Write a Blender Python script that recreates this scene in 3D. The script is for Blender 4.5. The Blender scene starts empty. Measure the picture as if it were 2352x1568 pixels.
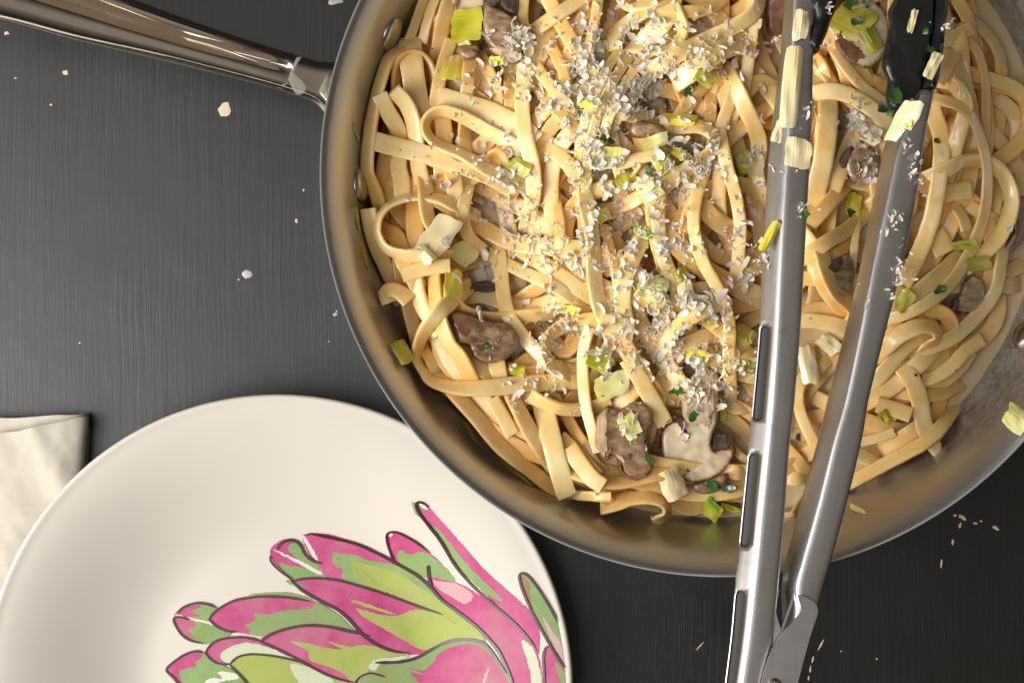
import bpy, bmesh, math, random
import numpy as np
from mathutils import Vector, Matrix, noise
from mathutils.geometry import delaunay_2d_cdt

# ------------------------------------------------------------------ camera, light, exposure
SC = bpy.context.scene
COL = SC.collection
HC, ZR, MPX = 0.75, 0.065, 0.000166       # camera height, pan rim height, metres per unit of the drawing grid at rim height
cam_d = bpy.data.cameras.new('camera')
cam = bpy.data.objects.new('camera', cam_d); COL.objects.link(cam)
cam.location = (0, 0, HC)
cam_d.sensor_width = 36.0
cam_d.lens = 36.0 * (HC - ZR) / (2352 * MPX)
cam_d.clip_start, cam_d.clip_end = 0.02, 20
SC.camera = cam

w = bpy.data.worlds.new('World'); SC.world = w; w.use_nodes = True
wb = w.node_tree.nodes['Background']
# the room: pale warm ceiling overhead, dimmer walls, dark floor below
_nt = w.node_tree; _tc = _nt.nodes.new('ShaderNodeTexCoord'); _sp = _nt.nodes.new('ShaderNodeSeparateXYZ'); _rp = _nt.nodes.new('ShaderNodeValToRGB')
_mr = _nt.nodes.new('ShaderNodeMapRange'); _mr.inputs['From Min'].default_value = -1; _mr.inputs['From Max'].default_value = 1
_nt.links.new(_tc.outputs['Generated'], _sp.inputs[0]); _nt.links.new(_sp.outputs[2], _mr.inputs[0]); _nt.links.new(_mr.outputs[0], _rp.inputs[0]); _nt.links.new(_rp.outputs[0], wb.inputs[0])
_e = _rp.color_ramp.elements; _e.new(0.5); _e.new(0.68); _e.new(0.8)
for _k, (_p, _c) in enumerate([(0.42, (0.05, 0.045, 0.04)), (0.53, (0.13, 0.11, 0.095)), (0.72, (0.36, 0.31, 0.26)), (0.88, (0.62, 0.54, 0.455)), (0.96, (1.10, 0.965, 0.82))]):
    _e[_k].position = _p; _e[_k].color = (*_c, 1)
wb.inputs[1].default_value = 0.20

def area(name, loc, target, sx, sy, power, color):
    l = bpy.data.lights.new(name, 'AREA'); l.shape = 'RECTANGLE'; l.size = sx; l.size_y = sy
    l.energy = power; l.color = color
    o = bpy.data.objects.new(name, l); COL.objects.link(o)
    o.location = loc
    o.rotation_euler = (Vector(target) - Vector(loc)).to_track_quat('-Z', 'Y').to_euler()
    return o
area('window_light', (-0.87, -0.23, 0.585), (0.02, 0.0, 0.03), 0.66, 0.70, 18.5, (1.0, 0.968, 0.92))
area('sheen_fill_light', (-0.52, -0.13, 1.18), (0.0, 0.0, 0.0), 0.75, 0.75, 4.6, (0.93, 0.96, 1.0))  # added lamp, not a real window: table sheen and soft overhead fill

vs = SC.view_settings
vs.view_transform = 'Standard'; vs.look = 'None'; vs.exposure = 0.0; vs.gamma = 1.0
try: vs.use_curve_mapping = False
except Exception: pass
SC.cycles.use_denoising = True
SC.cycles.max_bounces = 6
SC.cycles.use_adaptive_sampling = True
SC.cycles.adaptive_threshold = 0.02
SC.cycles.caustics_reflective = False

random.seed(7); RNG = np.random.default_rng(7)

# ------------------------------------------------------------------ helpers
def P(x, y, z):
    s = MPX * (HC - z) / (HC - ZR)
    return Vector(((x - 1176) * s, -(y - 784) * s, z))
K = 0.29297
CROP = {'A': (689.1, 0), 'B': (1263.3, 0), 'C': (1777.8, 0), 'D': (689.1, 459.4), 'E': (1263.3, 459.4),
        'F': (1777.8, 459.4), 'G': (1033.6, 861.3), 'H': (1550.4, 861.3)}
def cv(c, x, y):
    if c == '.': return (x, y)
    o = CROP[c]; return (o[0] + x * K, o[1] + y * K)

def tag(o, label=None, cat=None, group=None, kind=None):
    if label: o['label'] = label
    if cat: o['category'] = cat
    if group: o['group'] = group
    if kind: o['kind'] = kind
    return o
def empty(name, loc):
    o = bpy.data.objects.new(name, None); COL.objects.link(o); o.location = loc; o.empty_display_size = 0.01
    return o
def mesh_obj(name, verts, faces, material, parent=None, smooth=True, origin=None):
    me = bpy.data.meshes.new(name)
    if origin is not None:
        verts = [(v[0] - origin[0], v[1] - origin[1], v[2] - origin[2]) for v in verts]
    me.from_pydata([tuple(v) for v in verts], [], [tuple(f) for f in faces])
    if smooth: me.polygons.foreach_set('use_smooth', [True] * len(me.polygons))
    me.update()
    if smooth and len(me.polygons) < 60000: me.set_sharp_from_angle(angle=0.87)
    if material: me.materials.append(material)
    o = bpy.data.objects.new(name, me); COL.objects.link(o)
    if origin is not None: o.location = origin
    if parent is not None:
        o.parent = parent
        if parent.type == 'EMPTY' or True:
            pl = Vector((0, 0, 0)); q = parent
            while q is not None: pl += q.location; q = q.parent
            o.location = Vector(o.location) - pl
    return o
def fix_normals(o):
    bm = bmesh.new(); bm.from_mesh(o.data); bmesh.ops.recalc_face_normals(bm, faces=bm.faces); bm.to_mesh(o.data); bm.free()

def catmull(pts, n_per=12, closed=False):
    a = np.array(pts, float); out = []
    N = len(a); rng = range(N if closed else N - 1)
    for i in rng:
        if closed: p0, p1, p2, p3 = a[(i-1) % N], a[i], a[(i+1) % N], a[(i+2) % N]
        else:
            p1, p2 = a[i], a[i+1]
            p0 = a[i-1] if i > 0 else 2*p1 - p2
            p3 = a[i+2] if i + 2 < N else 2*p2 - p1
        for t in np.arange(n_per) / n_per:
            out.append(0.5*((2*p1) + (-p0+p2)*t + (2*p0-5*p1+4*p2-p3)*t*t + (-p0+3*p1-3*p2+p3)*t**3))
    if not closed: out.append(a[-1])
    return np.array(out)
def resample(a, step, dims=2):
    d = np.r_[0, np.cumsum(np.linalg.norm(np.diff(a[:, :dims], axis=0), axis=1))]
    n = max(4, int(d[-1] / step) + 1); s = np.linspace(0, d[-1], n)
    return np.stack([np.interp(s, d, a[:, k]) for k in range(a.shape[1])], 1)

# ------------------------------------------------------------------ materials
MATS = {}
class NT:
    def __init__(s, name):
        m = bpy.data.materials.new(name); m.use_nodes = True; s.m = m; s.t = m.node_tree
        s.b = s.t.nodes['Principled BSDF']; MATS[name] = m
    def n(s, typ, **kw):
        x = s.t.nodes.new(typ)
        for k, v in kw.items(): setattr(x, k, v)
        return x
    def l(s, a, b): s.t.links.new(a, b)
    def set(s, **kw):
        for k, v in kw.items():
            i = s.b.inputs[k.replace('_', ' ')]
            i.default_value = (*v, 1) if isinstance(v, tuple) and len(v) == 3 and i.type == 'RGBA' else v
    def coord(s, which='Object', scale=(1, 1, 1), rot=(0, 0, 0)):
        tc = s.n('ShaderNodeTexCoord'); mp = s.n('ShaderNodeMapping')
        mp.inputs['Scale'].default_value = scale; mp.inputs['Rotation'].default_value = rot
        s.l(tc.outputs[which], mp.inputs[0]); return mp.outputs[0]
    def noise(s, vec, scale, detail=4, rough=0.55, dist=0):
        x = s.n('ShaderNodeTexNoise'); x.inputs['Scale'].default_value = scale; x.inputs['Detail'].default_value = detail
        x.inputs['Roughness'].default_value = rough; x.inputs['Distortion'].default_value = dist
        if vec is not None: s.l(vec, x.inputs['Vector'])
        return x.outputs['Fac']
    def ramp(s, fac, stops):
        r = s.n('ShaderNodeValToRGB'); e = r.color_ramp.elements
        while len(e) < len(stops): e.new(0.5)
        for k, (p, c) in enumerate(stops):
            e[k].position = p; e[k].color = (*c, 1) if not isinstance(c, (int, float)) else (c, c, c, 1)
        s.l(fac, r.inputs[0]); return r.outputs[0]
    def mix(s, fac, a, b, blend='MIX'):
        x = s.n('ShaderNodeMix', data_type='RGBA', blend_type=blend)
        for inp, v in ((x.inputs['Factor'], fac), (x.inputs['A'], a), (x.inputs['B'], b)):
            if hasattr(v, 'is_linked'): s.l(v, inp)
            elif isinstance(v, tuple): inp.default_value = (*v, 1)
            else: inp.default_value = v
        return x.outputs['Result']
    def math(s, op, a, b=0.0):
        x = s.n('ShaderNodeMath', operation=op)
        for i, v in enumerate((a, b)):
            if hasattr(v, 'is_linked'): s.l(v, x.inputs[i])
            else: x.inputs[i].default_value = v
        return x.outputs[0]
    def bump(s, h, strength, dist):
        x = s.n('ShaderNodeBump'); x.inputs['Strength'].default_value = strength; x.inputs['Distance'].default_value = dist
        s.l(h, x.inputs['Height']); s.l(x.outputs[0], s.b.inputs['Normal']); return x
    def color(s, c):
        if hasattr(c, 'is_linked'): s.l(c, s.b.inputs['Base Color'])
        else: s.set(Base_Color=c)
    def rough(s, r):
        if hasattr(r, 'is_linked'): s.l(r, s.b.inputs['Roughness'])
        else: s.set(Roughness=r)

def make_materials():
    # black painted table with vertical brush strokes
    t = NT('table_paint')
    v0 = t.coord('Object', (1, 1, 1))
    warp = t.noise(v0, 9, 2)
    comb = t.n('ShaderNodeVectorMath', operation='MULTIPLY_ADD')
    wc = t.n('ShaderNodeCombineXYZ'); t.l(t.math('MULTIPLY', t.math('SUBTRACT', warp, 0.5), 0.006), wc.inputs[0])
    add = t.n('ShaderNodeVectorMath', operation='ADD'); t.l(v0, add.inputs[0]); t.l(wc.outputs[0], add.inputs[1])
    def streak(sx, sy, d=3):
        mp = t.n('ShaderNodeMapping'); mp.inputs['Scale'].default_value = (sx, sy, 1); t.l(add.outputs[0], mp.inputs[0])
        return t.noise(mp.outputs[0], 1.0, d, 0.6)
    s1 = streak(1300, 30); s2 = streak(420, 9, 4); s3 = streak(2200, 160, 2)
    amp = t.ramp(t.noise(v0, 16, 3), [(0.36, 0.12), (0.66, 1.0)])
    h = t.math('ADD', t.math('ADD', s1, t.math('MULTIPLY', s2, 1.3)), t.math('MULTIPLY', s3, 0.5))
    h2 = t.math('MULTIPLY', h, amp)
    t.color(t.mix(t.ramp(s2, [(0.35, 0.0), (0.7, 1.0)]), (0.0045, 0.0038, 0.0034), (0.0075, 0.0065, 0.006)))
    t.rough(t.ramp(t.noise(v0, 40, 4), [(0.3, 0.36), (0.75, 0.46)]))
    t.bump(h2, 0.19, 0.0006)
    t.set(Specular_IOR_Level=0.75)
    # bare wood where paint has chipped
    t = NT('bare_wood'); v = t.coord('Object', (60, 900, 1)); t.color(t.mix(t.noise(v, 1, 3), (0.62, 0.46, 0.30), (0.80, 0.66, 0.48))); t.rough(0.7)
    t = NT('dried_sauce'); t.color((0.62, 0.59, 0.54)); t.rough(0.5); t.set(Alpha=0.8)
    # pan steel
    t = NT('pan_steel')
    v = t.coord('Object'); sep = t.n('ShaderNodeSeparateXYZ'); t.l(v, sep.inputs[0])
    at = t.math('ARCTAN2', sep.outputs[1], sep.outputs[0])
    rr = t.n('ShaderNodeVectorMath', operation='LENGTH'); t.l(v, rr.inputs[0])
    cmb = t.n('ShaderNodeCombineXYZ'); t.l(t.math('MULTIPLY', at, 3.0), cmb.inputs[0]); t.l(t.math('MULTIPLY', sep.outputs[2], 2600.0), cmb.inputs[1])
    br = t.noise(cmb.outputs[0], 1.0, 4, 0.65)
    blot = t.noise(v, 28, 5, 0.6)
    # cooked-on film of cream: streaks low on the wall and towards +x
    side = t.ramp(t.math('ADD', t.math('ADD', t.math('MULTIPLY', sep.outputs[0], 2.4), t.math('MULTIPLY', sep.outputs[1], 2.2)), 0.2), [(0.10, 0.20), (0.62, 1.0)])
    cm2 = t.n('ShaderNodeCombineXYZ'); t.l(t.math('MULTIPLY', at, 16.0), cm2.inputs[0]); t.l(t.math('MULTIPLY', sep.outputs[2], 130.0), cm2.inputs[1])
    sm = t.noise(cm2.outputs[0], 1.0, 6, 0.68, 0.6)
    spk = t.noise(v, 420, 3, 0.6)
    hb = t.ramp(t.math('MULTIPLY', sep.outputs[2], 15.0), [(0.10, 1.0), (0.42, 1.0), (0.80, 0.6), (0.90, 0.0)])
    film = t.math('MULTIPLY', t.math('MULTIPLY', side, hb), t.ramp(t.math('ADD', t.math('MULTIPLY', sm, 0.50), t.math('MULTIPLY', spk, 0.52)), [(0.40, 0.12), (0.58, 0.9)]))
    steel = t.mix(blot, (0.45, 0.445, 0.435), (0.56, 0.555, 0.545))
    t.color(t.mix(film, steel, (0.53, 0.495, 0.43)))
    t.l(t.math('SUBTRACT', 1.0, t.math('MULTIPLY', film, 0.75)), t.b.inputs['Metallic'])
    t.rough(t.math('ADD', t.math('MULTIPLY', br, 0.12), t.math('ADD', 0.31, t.math('MULTIPLY', blot, 0.12))))
    t.bump(t.math('ADD', br, t.math('MULTIPLY', film, 2.0)), 0.10, 0.0004)
    t.set(Anisotropic=0.3)
    t = NT('handle_steel'); v = t.coord('Object', (1, 1, 1), (0, 0, 0.22)); mp = t.n('ShaderNodeMapping'); mp.inputs['Scale'].default_value = (25, 900, 60); t.l(v, mp.inputs[0])
    f = t.noise(mp.outputs[0], 1, 3); t.color(t.mix(t.noise(v, 60, 4), (0.86, 0.775, 0.675), (0.93, 0.85, 0.755))); t.set(Metallic=1.0)
    t.rough(t.math('ADD', 0.03, t.math('MULTIPLY', f, 0.07))); t.bump(f, 0.03, 0.0003)
    t = NT('rivet_steel'); v = t.coord('Object'); t.color(t.mix(t.noise(v, 200, 3), (0.42, 0.38, 0.33), (0.62, 0.59, 0.54))); t.set(Metallic=1.0, Roughness=0.28)
    t = NT('tong_steel'); v = t.coord('Object', (1, 1, 1), (0, 0, 0.12)); mp = t.n('ShaderNodeMapping'); mp.inputs['Scale'].default_value = (1800, 30, 400); t.l(v, mp.inputs[0])
    f = t.noise(mp.outputs[0], 1, 4); b = t.noise(v, 55, 5)
    t.color(t.mix(t.ramp(t.noise(v, 38, 6, 0.7), [(0.60, 0.0), (0.72, 0.5)]), t.mix(b, (0.46, 0.445, 0.435), (0.64, 0.62, 0.605)), (0.36, 0.31, 0.25))); t.set(Metallic=1.0)
    t.rough(t.math('ADD', 0.29, t.math('MULTIPLY', f, 0.16))); t.bump(t.math('ADD', f, t.math('MULTIPLY', t.noise(v, 900, 2), 0.5)), 0.08, 0.0003)
    t = NT('tong_steel_shaded'); t.color((0.17, 0.165, 0.16)); t.set(Metallic=1.0, Roughness=0.55)  # same steel as outside, darkened: channel shade put into the colour
    t = NT('silicone'); v = t.coord('Object'); t.color((0.010, 0.011, 0.011)); t.rough(t.ramp(t.noise(v, 90, 4), [(0.35, 0.22), (0.65, 0.42)])); t.bump(t.noise(v, 160, 3), 0.25, 0.001)
    # plate
    t = NT('plate_glaze'); v = t.coord('Object'); t.color(t.mix(t.noise(v, 30, 3), (0.60, 0.555, 0.47), (0.625, 0.58, 0.50))); t.rough(0.45); t.set(Specular_IOR_Level=0.3)
    t.bump(t.noise(v, 25, 2), 0.05, 0.002)
    def paint(name, a, b, c=None, sc=70):
        t = NT(name); v = t.coord('Object'); n1 = t.noise(v, sc, 5, 0.6); n2 = t.noise(v, sc * 6, 3)
        f = t.ramp(t.math('ADD', t.math('MULTIPLY', n1, 0.8), t.math('MULTIPLY', n2, 0.2)), [(0.32, 0.0), (0.68, 1.0)])
        col = t.mix(f, a, b)
        if c: col = t.mix(t.ramp(t.noise(v, sc * 0.55, 3), [(0.50, 0.0), (0.70, 0.85)]), col, c)
        t.color(col); t.rough(0.45); t.set(Specular_IOR_Level=0.2)
    paint('paint_pink', (0.41, 0.035, 0.145), (0.52, 0.12, 0.25), (0.40, 0.17, 0.19))
    paint('paint_pale_pink', (0.57, 0.29, 0.33), (0.50, 0.38, 0.31))
    paint('paint_green', (0.18, 0.285, 0.09), (0.265, 0.37, 0.145), (0.25, 0.28, 0.11))
    paint('paint_lime', (0.365, 0.40, 0.095), (0.295, 0.36, 0.09), (0.42, 0.41, 0.15))
    paint('paint_pale_green', (0.48, 0.53, 0.36), (0.57, 0.58, 0.43))
    paint('paint_brown', (0.28, 0.11, 0.09), (0.33, 0.20, 0.10))
    t = NT('paint_ink'); t.color((0.048, 0.012, 0.012)); t.rough(0.3)
    t = NT('paint_white'); t.color((0.66, 0.61, 0.53)); t.rough(0.42)
    # napkin
    t = NT('napkin_cloth'); v = t.coord('Object'); wv = t.n('ShaderNodeTexWave'); wv.inputs['Scale'].default_value = 900; t.l(v, wv.inputs[0])
    t.color(t.mix(t.noise(v, 45, 5), (0.52, 0.47, 0.38), (0.57, 0.525, 0.435))); t.rough(0.9)
    t.bump(t.math('ADD', t.noise(v, 260, 4), t.math('MULTIPLY', wv.outputs['Fac'], 0.25)), 0.35, 0.0007); t.set(Sheen_Weight=0.15)
    # pasta
    def food(name, a, b, cc, sss, rough, bscale=500, bstr=0.12, ssr=(1, 0.55, 0.25), sc=0.0022, coat=0.25):
        t = NT(name); v = t.coord('Object'); oi = t.n('ShaderNodeObjectInfo')
        n1 = t.noise(v, 220 if 'mush' in name else 70, 4, 0.6)
        base = t.mix(oi.outputs['Random'], a, b)
        t.color(t.mix(t.ramp(n1, [(0.42, 0.0), (0.70, 0.75)]), base, cc))
        n2 = t.noise(v, bscale, 3); t.bump(n2, bstr * (1.7 if 'noodle' in name else 1), 0.0006)
        t.rough(t.ramp(t.noise(v, 120, 3), [(0.3, rough - 0.08), (0.7, rough + 0.12)]))
        t.b.subsurface_method = 'BURLEY'
        t.set(Subsurface_Weight=sss, Subsurface_Radius=ssr, Subsurface_Scale=sc, Coat_Weight=coat, Coat_Roughness=0.09)
        return t
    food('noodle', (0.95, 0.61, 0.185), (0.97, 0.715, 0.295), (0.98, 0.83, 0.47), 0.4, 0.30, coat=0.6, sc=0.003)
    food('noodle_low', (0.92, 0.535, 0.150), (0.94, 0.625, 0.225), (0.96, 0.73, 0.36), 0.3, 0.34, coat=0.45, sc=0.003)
    food('mushroom_flesh', (0.80, 0.60, 0.36), (0.86, 0.69, 0.45), (0.66, 0.46, 0.28), 0.15, 0.34, 250, 0.5)
    food('mushroom_brown', (0.36, 0.21, 0.115), (0.44, 0.28, 0.165), (0.66, 0.49, 0.32), 0.0, 0.28, 180, 0.9)
    food('mushroom_skin', (0.20, 0.085, 0.042), (0.26, 0.12, 0.07), (0.36, 0.21, 0.12), 0.0, 0.26, 160, 0.8)
    food('mushroom_gill', (0.055, 0.036, 0.028), (0.09, 0.06, 0.045), (0.20, 0.14, 0.10), 0.0, 0.25, 350, 1.0)
    t = NT('mushroom_slice')
    v = t.coord('Object'); at = t.n('ShaderNodeAttribute'); at.attribute_name = 'edge'; oi = t.n('ShaderNodeObjectInfo')
    n1 = t.noise(v, 260, 4, 0.6); n2 = t.noise(v, 90, 3)
    e = t.math('ADD', at.outputs['Fac'], t.math('MULTIPLY', t.math('SUBTRACT', n1, 0.5), 0.30))
    c0 = t.ramp(e, [(0.0, (0.16, 0.07, 0.035)), (0.10, (0.30, 0.17, 0.09)), (0.22, (0.62, 0.43, 0.25)), (0.50, (0.84, 0.66, 0.41)), (1.0, (0.88, 0.72, 0.48))])
    t.color(t.mix(t.ramp(n2, [(0.50, 0.0), (0.68, 0.6)]), c0, (0.52, 0.33, 0.19)))
    t.bump(n2, 0.5, 0.0012); t.rough(t.ramp(n2, [(0.3, 0.22), (0.7, 0.42)])); t.set(Coat_Weight=0.5, Coat_Roughness=0.12)
    t = NT('mushroom_dark')
    v = t.coord('Object'); at = t.n('ShaderNodeAttribute'); at.attribute_name = 'edge'
    mp = t.n('ShaderNodeMapping'); mp.inputs['Scale'].default_value = (220, 520, 220); mp.inputs['Rotation'].default_value = (0, 0, 0.7); t.l(v, mp.inputs[0])
    st = t.noise(mp.outputs[0], 1, 3); n2 = t.noise(v, 150, 4)
    c0 = t.ramp(t.math('ADD', t.math('MULTIPLY', st, 0.6), t.math('MULTIPLY', n2, 0.5)), [(0.36, (0.125, 0.068, 0.032)), (0.54, (0.33, 0.20, 0.10)), (0.68, (0.50, 0.34, 0.185)), (0.84, (0.70, 0.52, 0.31))])
    t.color(t.mix(t.ramp(at.outputs['Fac'], [(0.04, 0.85), (0.20, 0.0)]), c0, (0.17, 0.075, 0.04)))
    t.bump(t.math('ADD', st, n2), 0.6, 0.0008); t.rough(t.ramp(n2, [(0.3, 0.18), (0.7, 0.40)])); t.set(Coat_Weight=0.6, Coat_Roughness=0.1)
    t = NT('mushroom_stem'); v = t.coord('Object'); mp = t.n('ShaderNodeMapping'); mp.inputs['Scale'].default_value = (500, 90, 100); t.l(v, mp.inputs[0])
    st = t.noise(mp.outputs[0], 1, 3); n2 = t.noise(v, 200, 4)
    t.color(t.ramp(t.math('ADD', t.math('MULTIPLY', st, 0.5), t.math('MULTIPLY', n2, 0.5)), [(0.36, (0.36, 0.22, 0.13)), (0.50, (0.64, 0.44, 0.27)), (0.66, (0.80, 0.61, 0.40))]))
    t.bump(t.math('ADD', st, n2), 0.5, 0.0008); t.rough(0.3); t.set(Coat_Weight=0.5, Coat_Roughness=0.12)
    food('sauce', (0.76, 0.56, 0.29), (0.78, 0.58, 0.31), (0.82, 0.66, 0.40), 0.0, 0.2, 60, 0.2)
    t = NT('cheese'); t.color((0.96, 0.90, 0.77)); t.rough(0.38); t.set(Alpha=0.84); v = t.coord('Object')
    tr = t.n('ShaderNodeBsdfTranslucent'); tr.inputs[0].default_value = (0.98, 0.93, 0.82, 1); mx = t.n('ShaderNodeMixShader'); mx.inputs[0].default_value = 0.16
    t.l(t.b.outputs[0], mx.inputs[1]); t.l(tr.outputs[0], mx.inputs[2]); t.l(mx.outputs[0], t.t.nodes['Material Output'].inputs['Surface'])
    food('cream_smear', (0.44, 0.40, 0.34), (0.46, 0.42, 0.36), (0.52, 0.48, 0.42), 0.0, 0.3, 300, 0.3, (1, .9, .8), 0.001, 0.5)
    food('parsley', (0.030, 0.105, 0.014), (0.048, 0.15, 0.020), (0.02, 0.065, 0.012), 0.0, 0.25, 500, 0.5, (0.4, 1, 0.2), 0.0006, 0.5)
    t = NT('smear_film'); t.color((0.50, 0.46, 0.39)); t.rough(0.4); t.set(Alpha=0.45)
    t = NT('pepper'); t.color((0.02, 0.012, 0.008)); t.rough(0.6)
    def leek(name, a, b, streakc):
        t = NT(name); v = t.coord('Generated'); sep = t.n('ShaderNodeSeparateXYZ'); t.l(v, sep.inputs[0])
        o = t.coord('Object'); n = t.noise(o, 160, 3)
        g = t.math('ADD', t.math('MULTIPLY', sep.outputs[0], 0.8), t.math('MULTIPLY', n, 0.35))
        col = t.mix(t.ramp(g, [(0.25, 0.0), (0.85, 1.0)]), a, b)
        mp = t.n('ShaderNodeMapping'); mp.inputs['Scale'].default_value = (1.2, 17, 1); t.l(v, mp.inputs[0])
        st = t.noise(mp.outputs[0], 1.0, 2); t.color(t.mix(t.ramp(st, [(0.5, 0.0), (0.62, 0.55)]), col, streakc))
        t.bump(st, 0.4, 0.0006); t.rough(0.27)
        t.b.subsurface_method = 'BURLEY'
        t.set(Subsurface_Weight=0.15, Subsurface_Radius=(1, 0.9, 0.2), Subsurface_Scale=0.0015, Coat_Weight=0.4, Coat_Roughness=0.15)
    leek('leek_yellow', (0.86, 0.70, 0.02), (0.82, 0.74, 0.10), (0.88, 0.80, 0.25))
    leek('leek_lime', (0.60, 0.60, 0.015), (0.74, 0.70, 0.05), (0.82, 0.78, 0.20))
    leek('leek_olive', (0.44, 0.38, 0.025), (0.60, 0.52, 0.06), (0.64, 0.58, 0.15))
    leek('leek_pale', (0.82, 0.74, 0.18), (0.88, 0.81, 0.38), (0.90, 0.84, 0.50))
    leek('leek_white', (0.88, 0.70, 0.36), (0.92, 0.78, 0.46), (0.94, 0.84, 0.56))
    leek('leek_green', (0.20, 0.42, 0.03), (0.34, 0.52, 0.06), (0.46, 0.60, 0.14))
    leek('leek_orange', (0.52, 0.22, 0.04), (0.70, 0.58, 0.05), (0.72, 0.64, 0.16))
make_materials()
M = MATS

# ------------------------------------------------------------------ table
SLAB_EDGE = []
def edge_attr(o):
    a = o.data.attributes.new('edge', 'FLOAT', 'POINT'); a.data.foreach_set('value', SLAB_EDGE[:len(o.data.vertices)])
def slab_mesh(outline, thick, zfun, rnd=0.0012, grid=0.0015, dome=0.0, bottom=True):
    """outline: closed list of world (x, y); top follows zfun(x, y) + rounded edge; returns verts, faces"""
    pts = [Vector((float(a), float(b))) for a, b in outline]
    n = len(pts)
    A = np.array([(p.x, p.y) for p in pts])
    x0, y0 = A.min(0); x1, y1 = A.max(0)
    inner = []
    B = np.roll(A, -1, 0)
    def inside_dist(q):
        d = B - A; t = np.clip(((q - A) * d).sum(1) / np.maximum((d * d).sum(1), 1e-12), 0, 1)
        dist = np.sqrt((((A + d * t[:, None]) - q) ** 2).sum(1)).min()
        cond = ((A[:, 1] > q[1]) != (B[:, 1] > q[1]))
        with np.errstate(divide='ignore', invalid='ignore'):
            xi = (B[:, 0] - A[:, 0]) * (q[1] - A[:, 1]) / (B[:, 1] - A[:, 1]) + A[:, 0]
        return dist if (np.sum(cond & (q[0] < xi)) % 2) else -dist
    g = max(grid, math.sqrt((x1 - x0) * (y1 - y0) / 1600))
    for xx in np.arange(x0 + g * .5, x1, g):
        for yy in np.arange(y0 + g * .5, y1, g):
            q = np.array([xx, yy]); dd = inside_dist(q)
            if dd > g * 0.35: inner.append((Vector((xx, yy)), dd))
    allv = pts + [q for q, _ in inner]
    vo, eo, fo, ov, oe, of = delaunay_2d_cdt(allv, [(i, (i + 1) % n) for i in range(n)], [], 1, 1e-7)
    SLAB_EDGE.clear()
    verts = []
    for i, v in enumerate(vo):
        src = ov[i][0] if ov[i] else -1
        dd = inner[src - n][1] if src >= n else 0.0
        k = min(dd / rnd, 1.0) if rnd > 0 else 1.0
        prof = math.sqrt(max(0.0, 1 - (1 - k) ** 2))
        SLAB_EDGE.append(min(1.0, dd / .004))
        verts.append((v.x, v.y, zfun(v.x, v.y) + thick * (0.45 + 0.55 * prof) + dome * min(dd / 0.01, 1)))
    faces = [tuple(f) for f in fo]
    if bottom:
        m = len(verts)
        ring = []
        for i in range(n):
            j = next((k for k, l in enumerate(ov) if i in l), None); ring.append(j)
        base = []
        for j in ring:
            v = vo[j]; base.append(len(verts)); SLAB_EDGE.append(0.0); verts.append((v.x, v.y, zfun(v.x, v.y)))
        for i in range(n):
            a, b = ring[i], ring[(i + 1) % n]; c, d = base[(i + 1) % n], base[i]
            if a != b: faces.append((a, d, c, b))
    return verts, faces

def wobble(outline, amp, seed):
    out = []
    for i, (x, y) in enumerate(outline):
        nv = noise.noise_vector(Vector((x * 0.06 + seed, y * 0.06, seed * 1.7)))
        n2 = noise.noise_vector(Vector((x * 0.25 + seed, y * 0.25, seed * 2.7)))
        out.append((x + amp * (nv.x + 0.6 * n2.x), y + amp * (nv.y + 0.6 * n2.y)))
    return out
def blob(cx, cy, rx, ry, ang=0, n=14, rough=0.22, seed=0):
    r = random.Random(seed); out = []
    for i in range(n):
        a = 2 * math.pi * i / n; k = 1 + rough * (r.random() * 2 - 1)
        x, y = rx * k * math.cos(a), ry * k * math.sin(a)
        out.append((cx + x * math.cos(ang) - y * math.sin(ang), cy + x * math.sin(ang) + y * math.cos(ang)))
    return out

table = mesh_obj('table', [(-0.9, -0.7, 0), (0.9, -0.7, 0), (0.9, 0.7, 0), (-0.9, 0.7, 0), (-0.9, -0.7, -0.03), (0.9, -0.7, -0.03), (0.9, 0.7, -0.03), (-0.9, 0.7, -0.03)],
                 [(0, 1, 2, 3), (4, 7, 6, 5), (0, 4, 5, 1), (1, 5, 6, 2), (2, 6, 7, 3), (3, 7, 4, 0)], M['table_paint'], smooth=False)
tag(table, 'dark charcoal painted table top with vertical brush strokes and small chips', 'table', kind='structure')
for i, (x, y, rx, ry, an) in enumerate([(515, 253, 13, 17, .1), (150, 167, 6, 6, 0), (15, 77, 5, 4, 0), (697, 437, 2, 3, 0), (681, 508, 3, 6, 0), (117, 241, 3, 2, 0),
        (35, 180, 3, 1.5, 0), (2211, 1188, 12, 5, .6), (2205, 1206, 3, 7, .3), (2194, 1183, 4, 3, 0), (2240, 1201, 5, 2.5, .2), (2287, 1212, 9, 3.5, .5), (2188, 1245, 2.6, 7, .15), (2162, 1293, 2.6, 10, .12),
        (2253, 1196, 3, 2, 0), (1885, 1481, 2, 13, .5), (1867, 1513, 2, 9, .25), (1861, 1535, 1.8, 8, .1), (1857, 1556, 1.6, 6, .05), (183, 787, 2, 2, 0), (318, 1092, 2.4, 2.4, 0), (2014, 1512, 2, 2, 0), (1932, 1495, 1.6, 1.6, 0), (1608, 1482, 1.3, 14, .75)]):
    ol = [tuple(P(a, b, 0)[:2]) for a, b in blob(x, y, rx, ry, an, 12, .3, i)]
    v, f = slab_mesh(ol, 0.00012, lambda a, b: 0.0, 0.0002, 0.0012)
    mesh_obj('paint_chip', v, f, M['bare_wood'], table, smooth=False)
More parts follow.
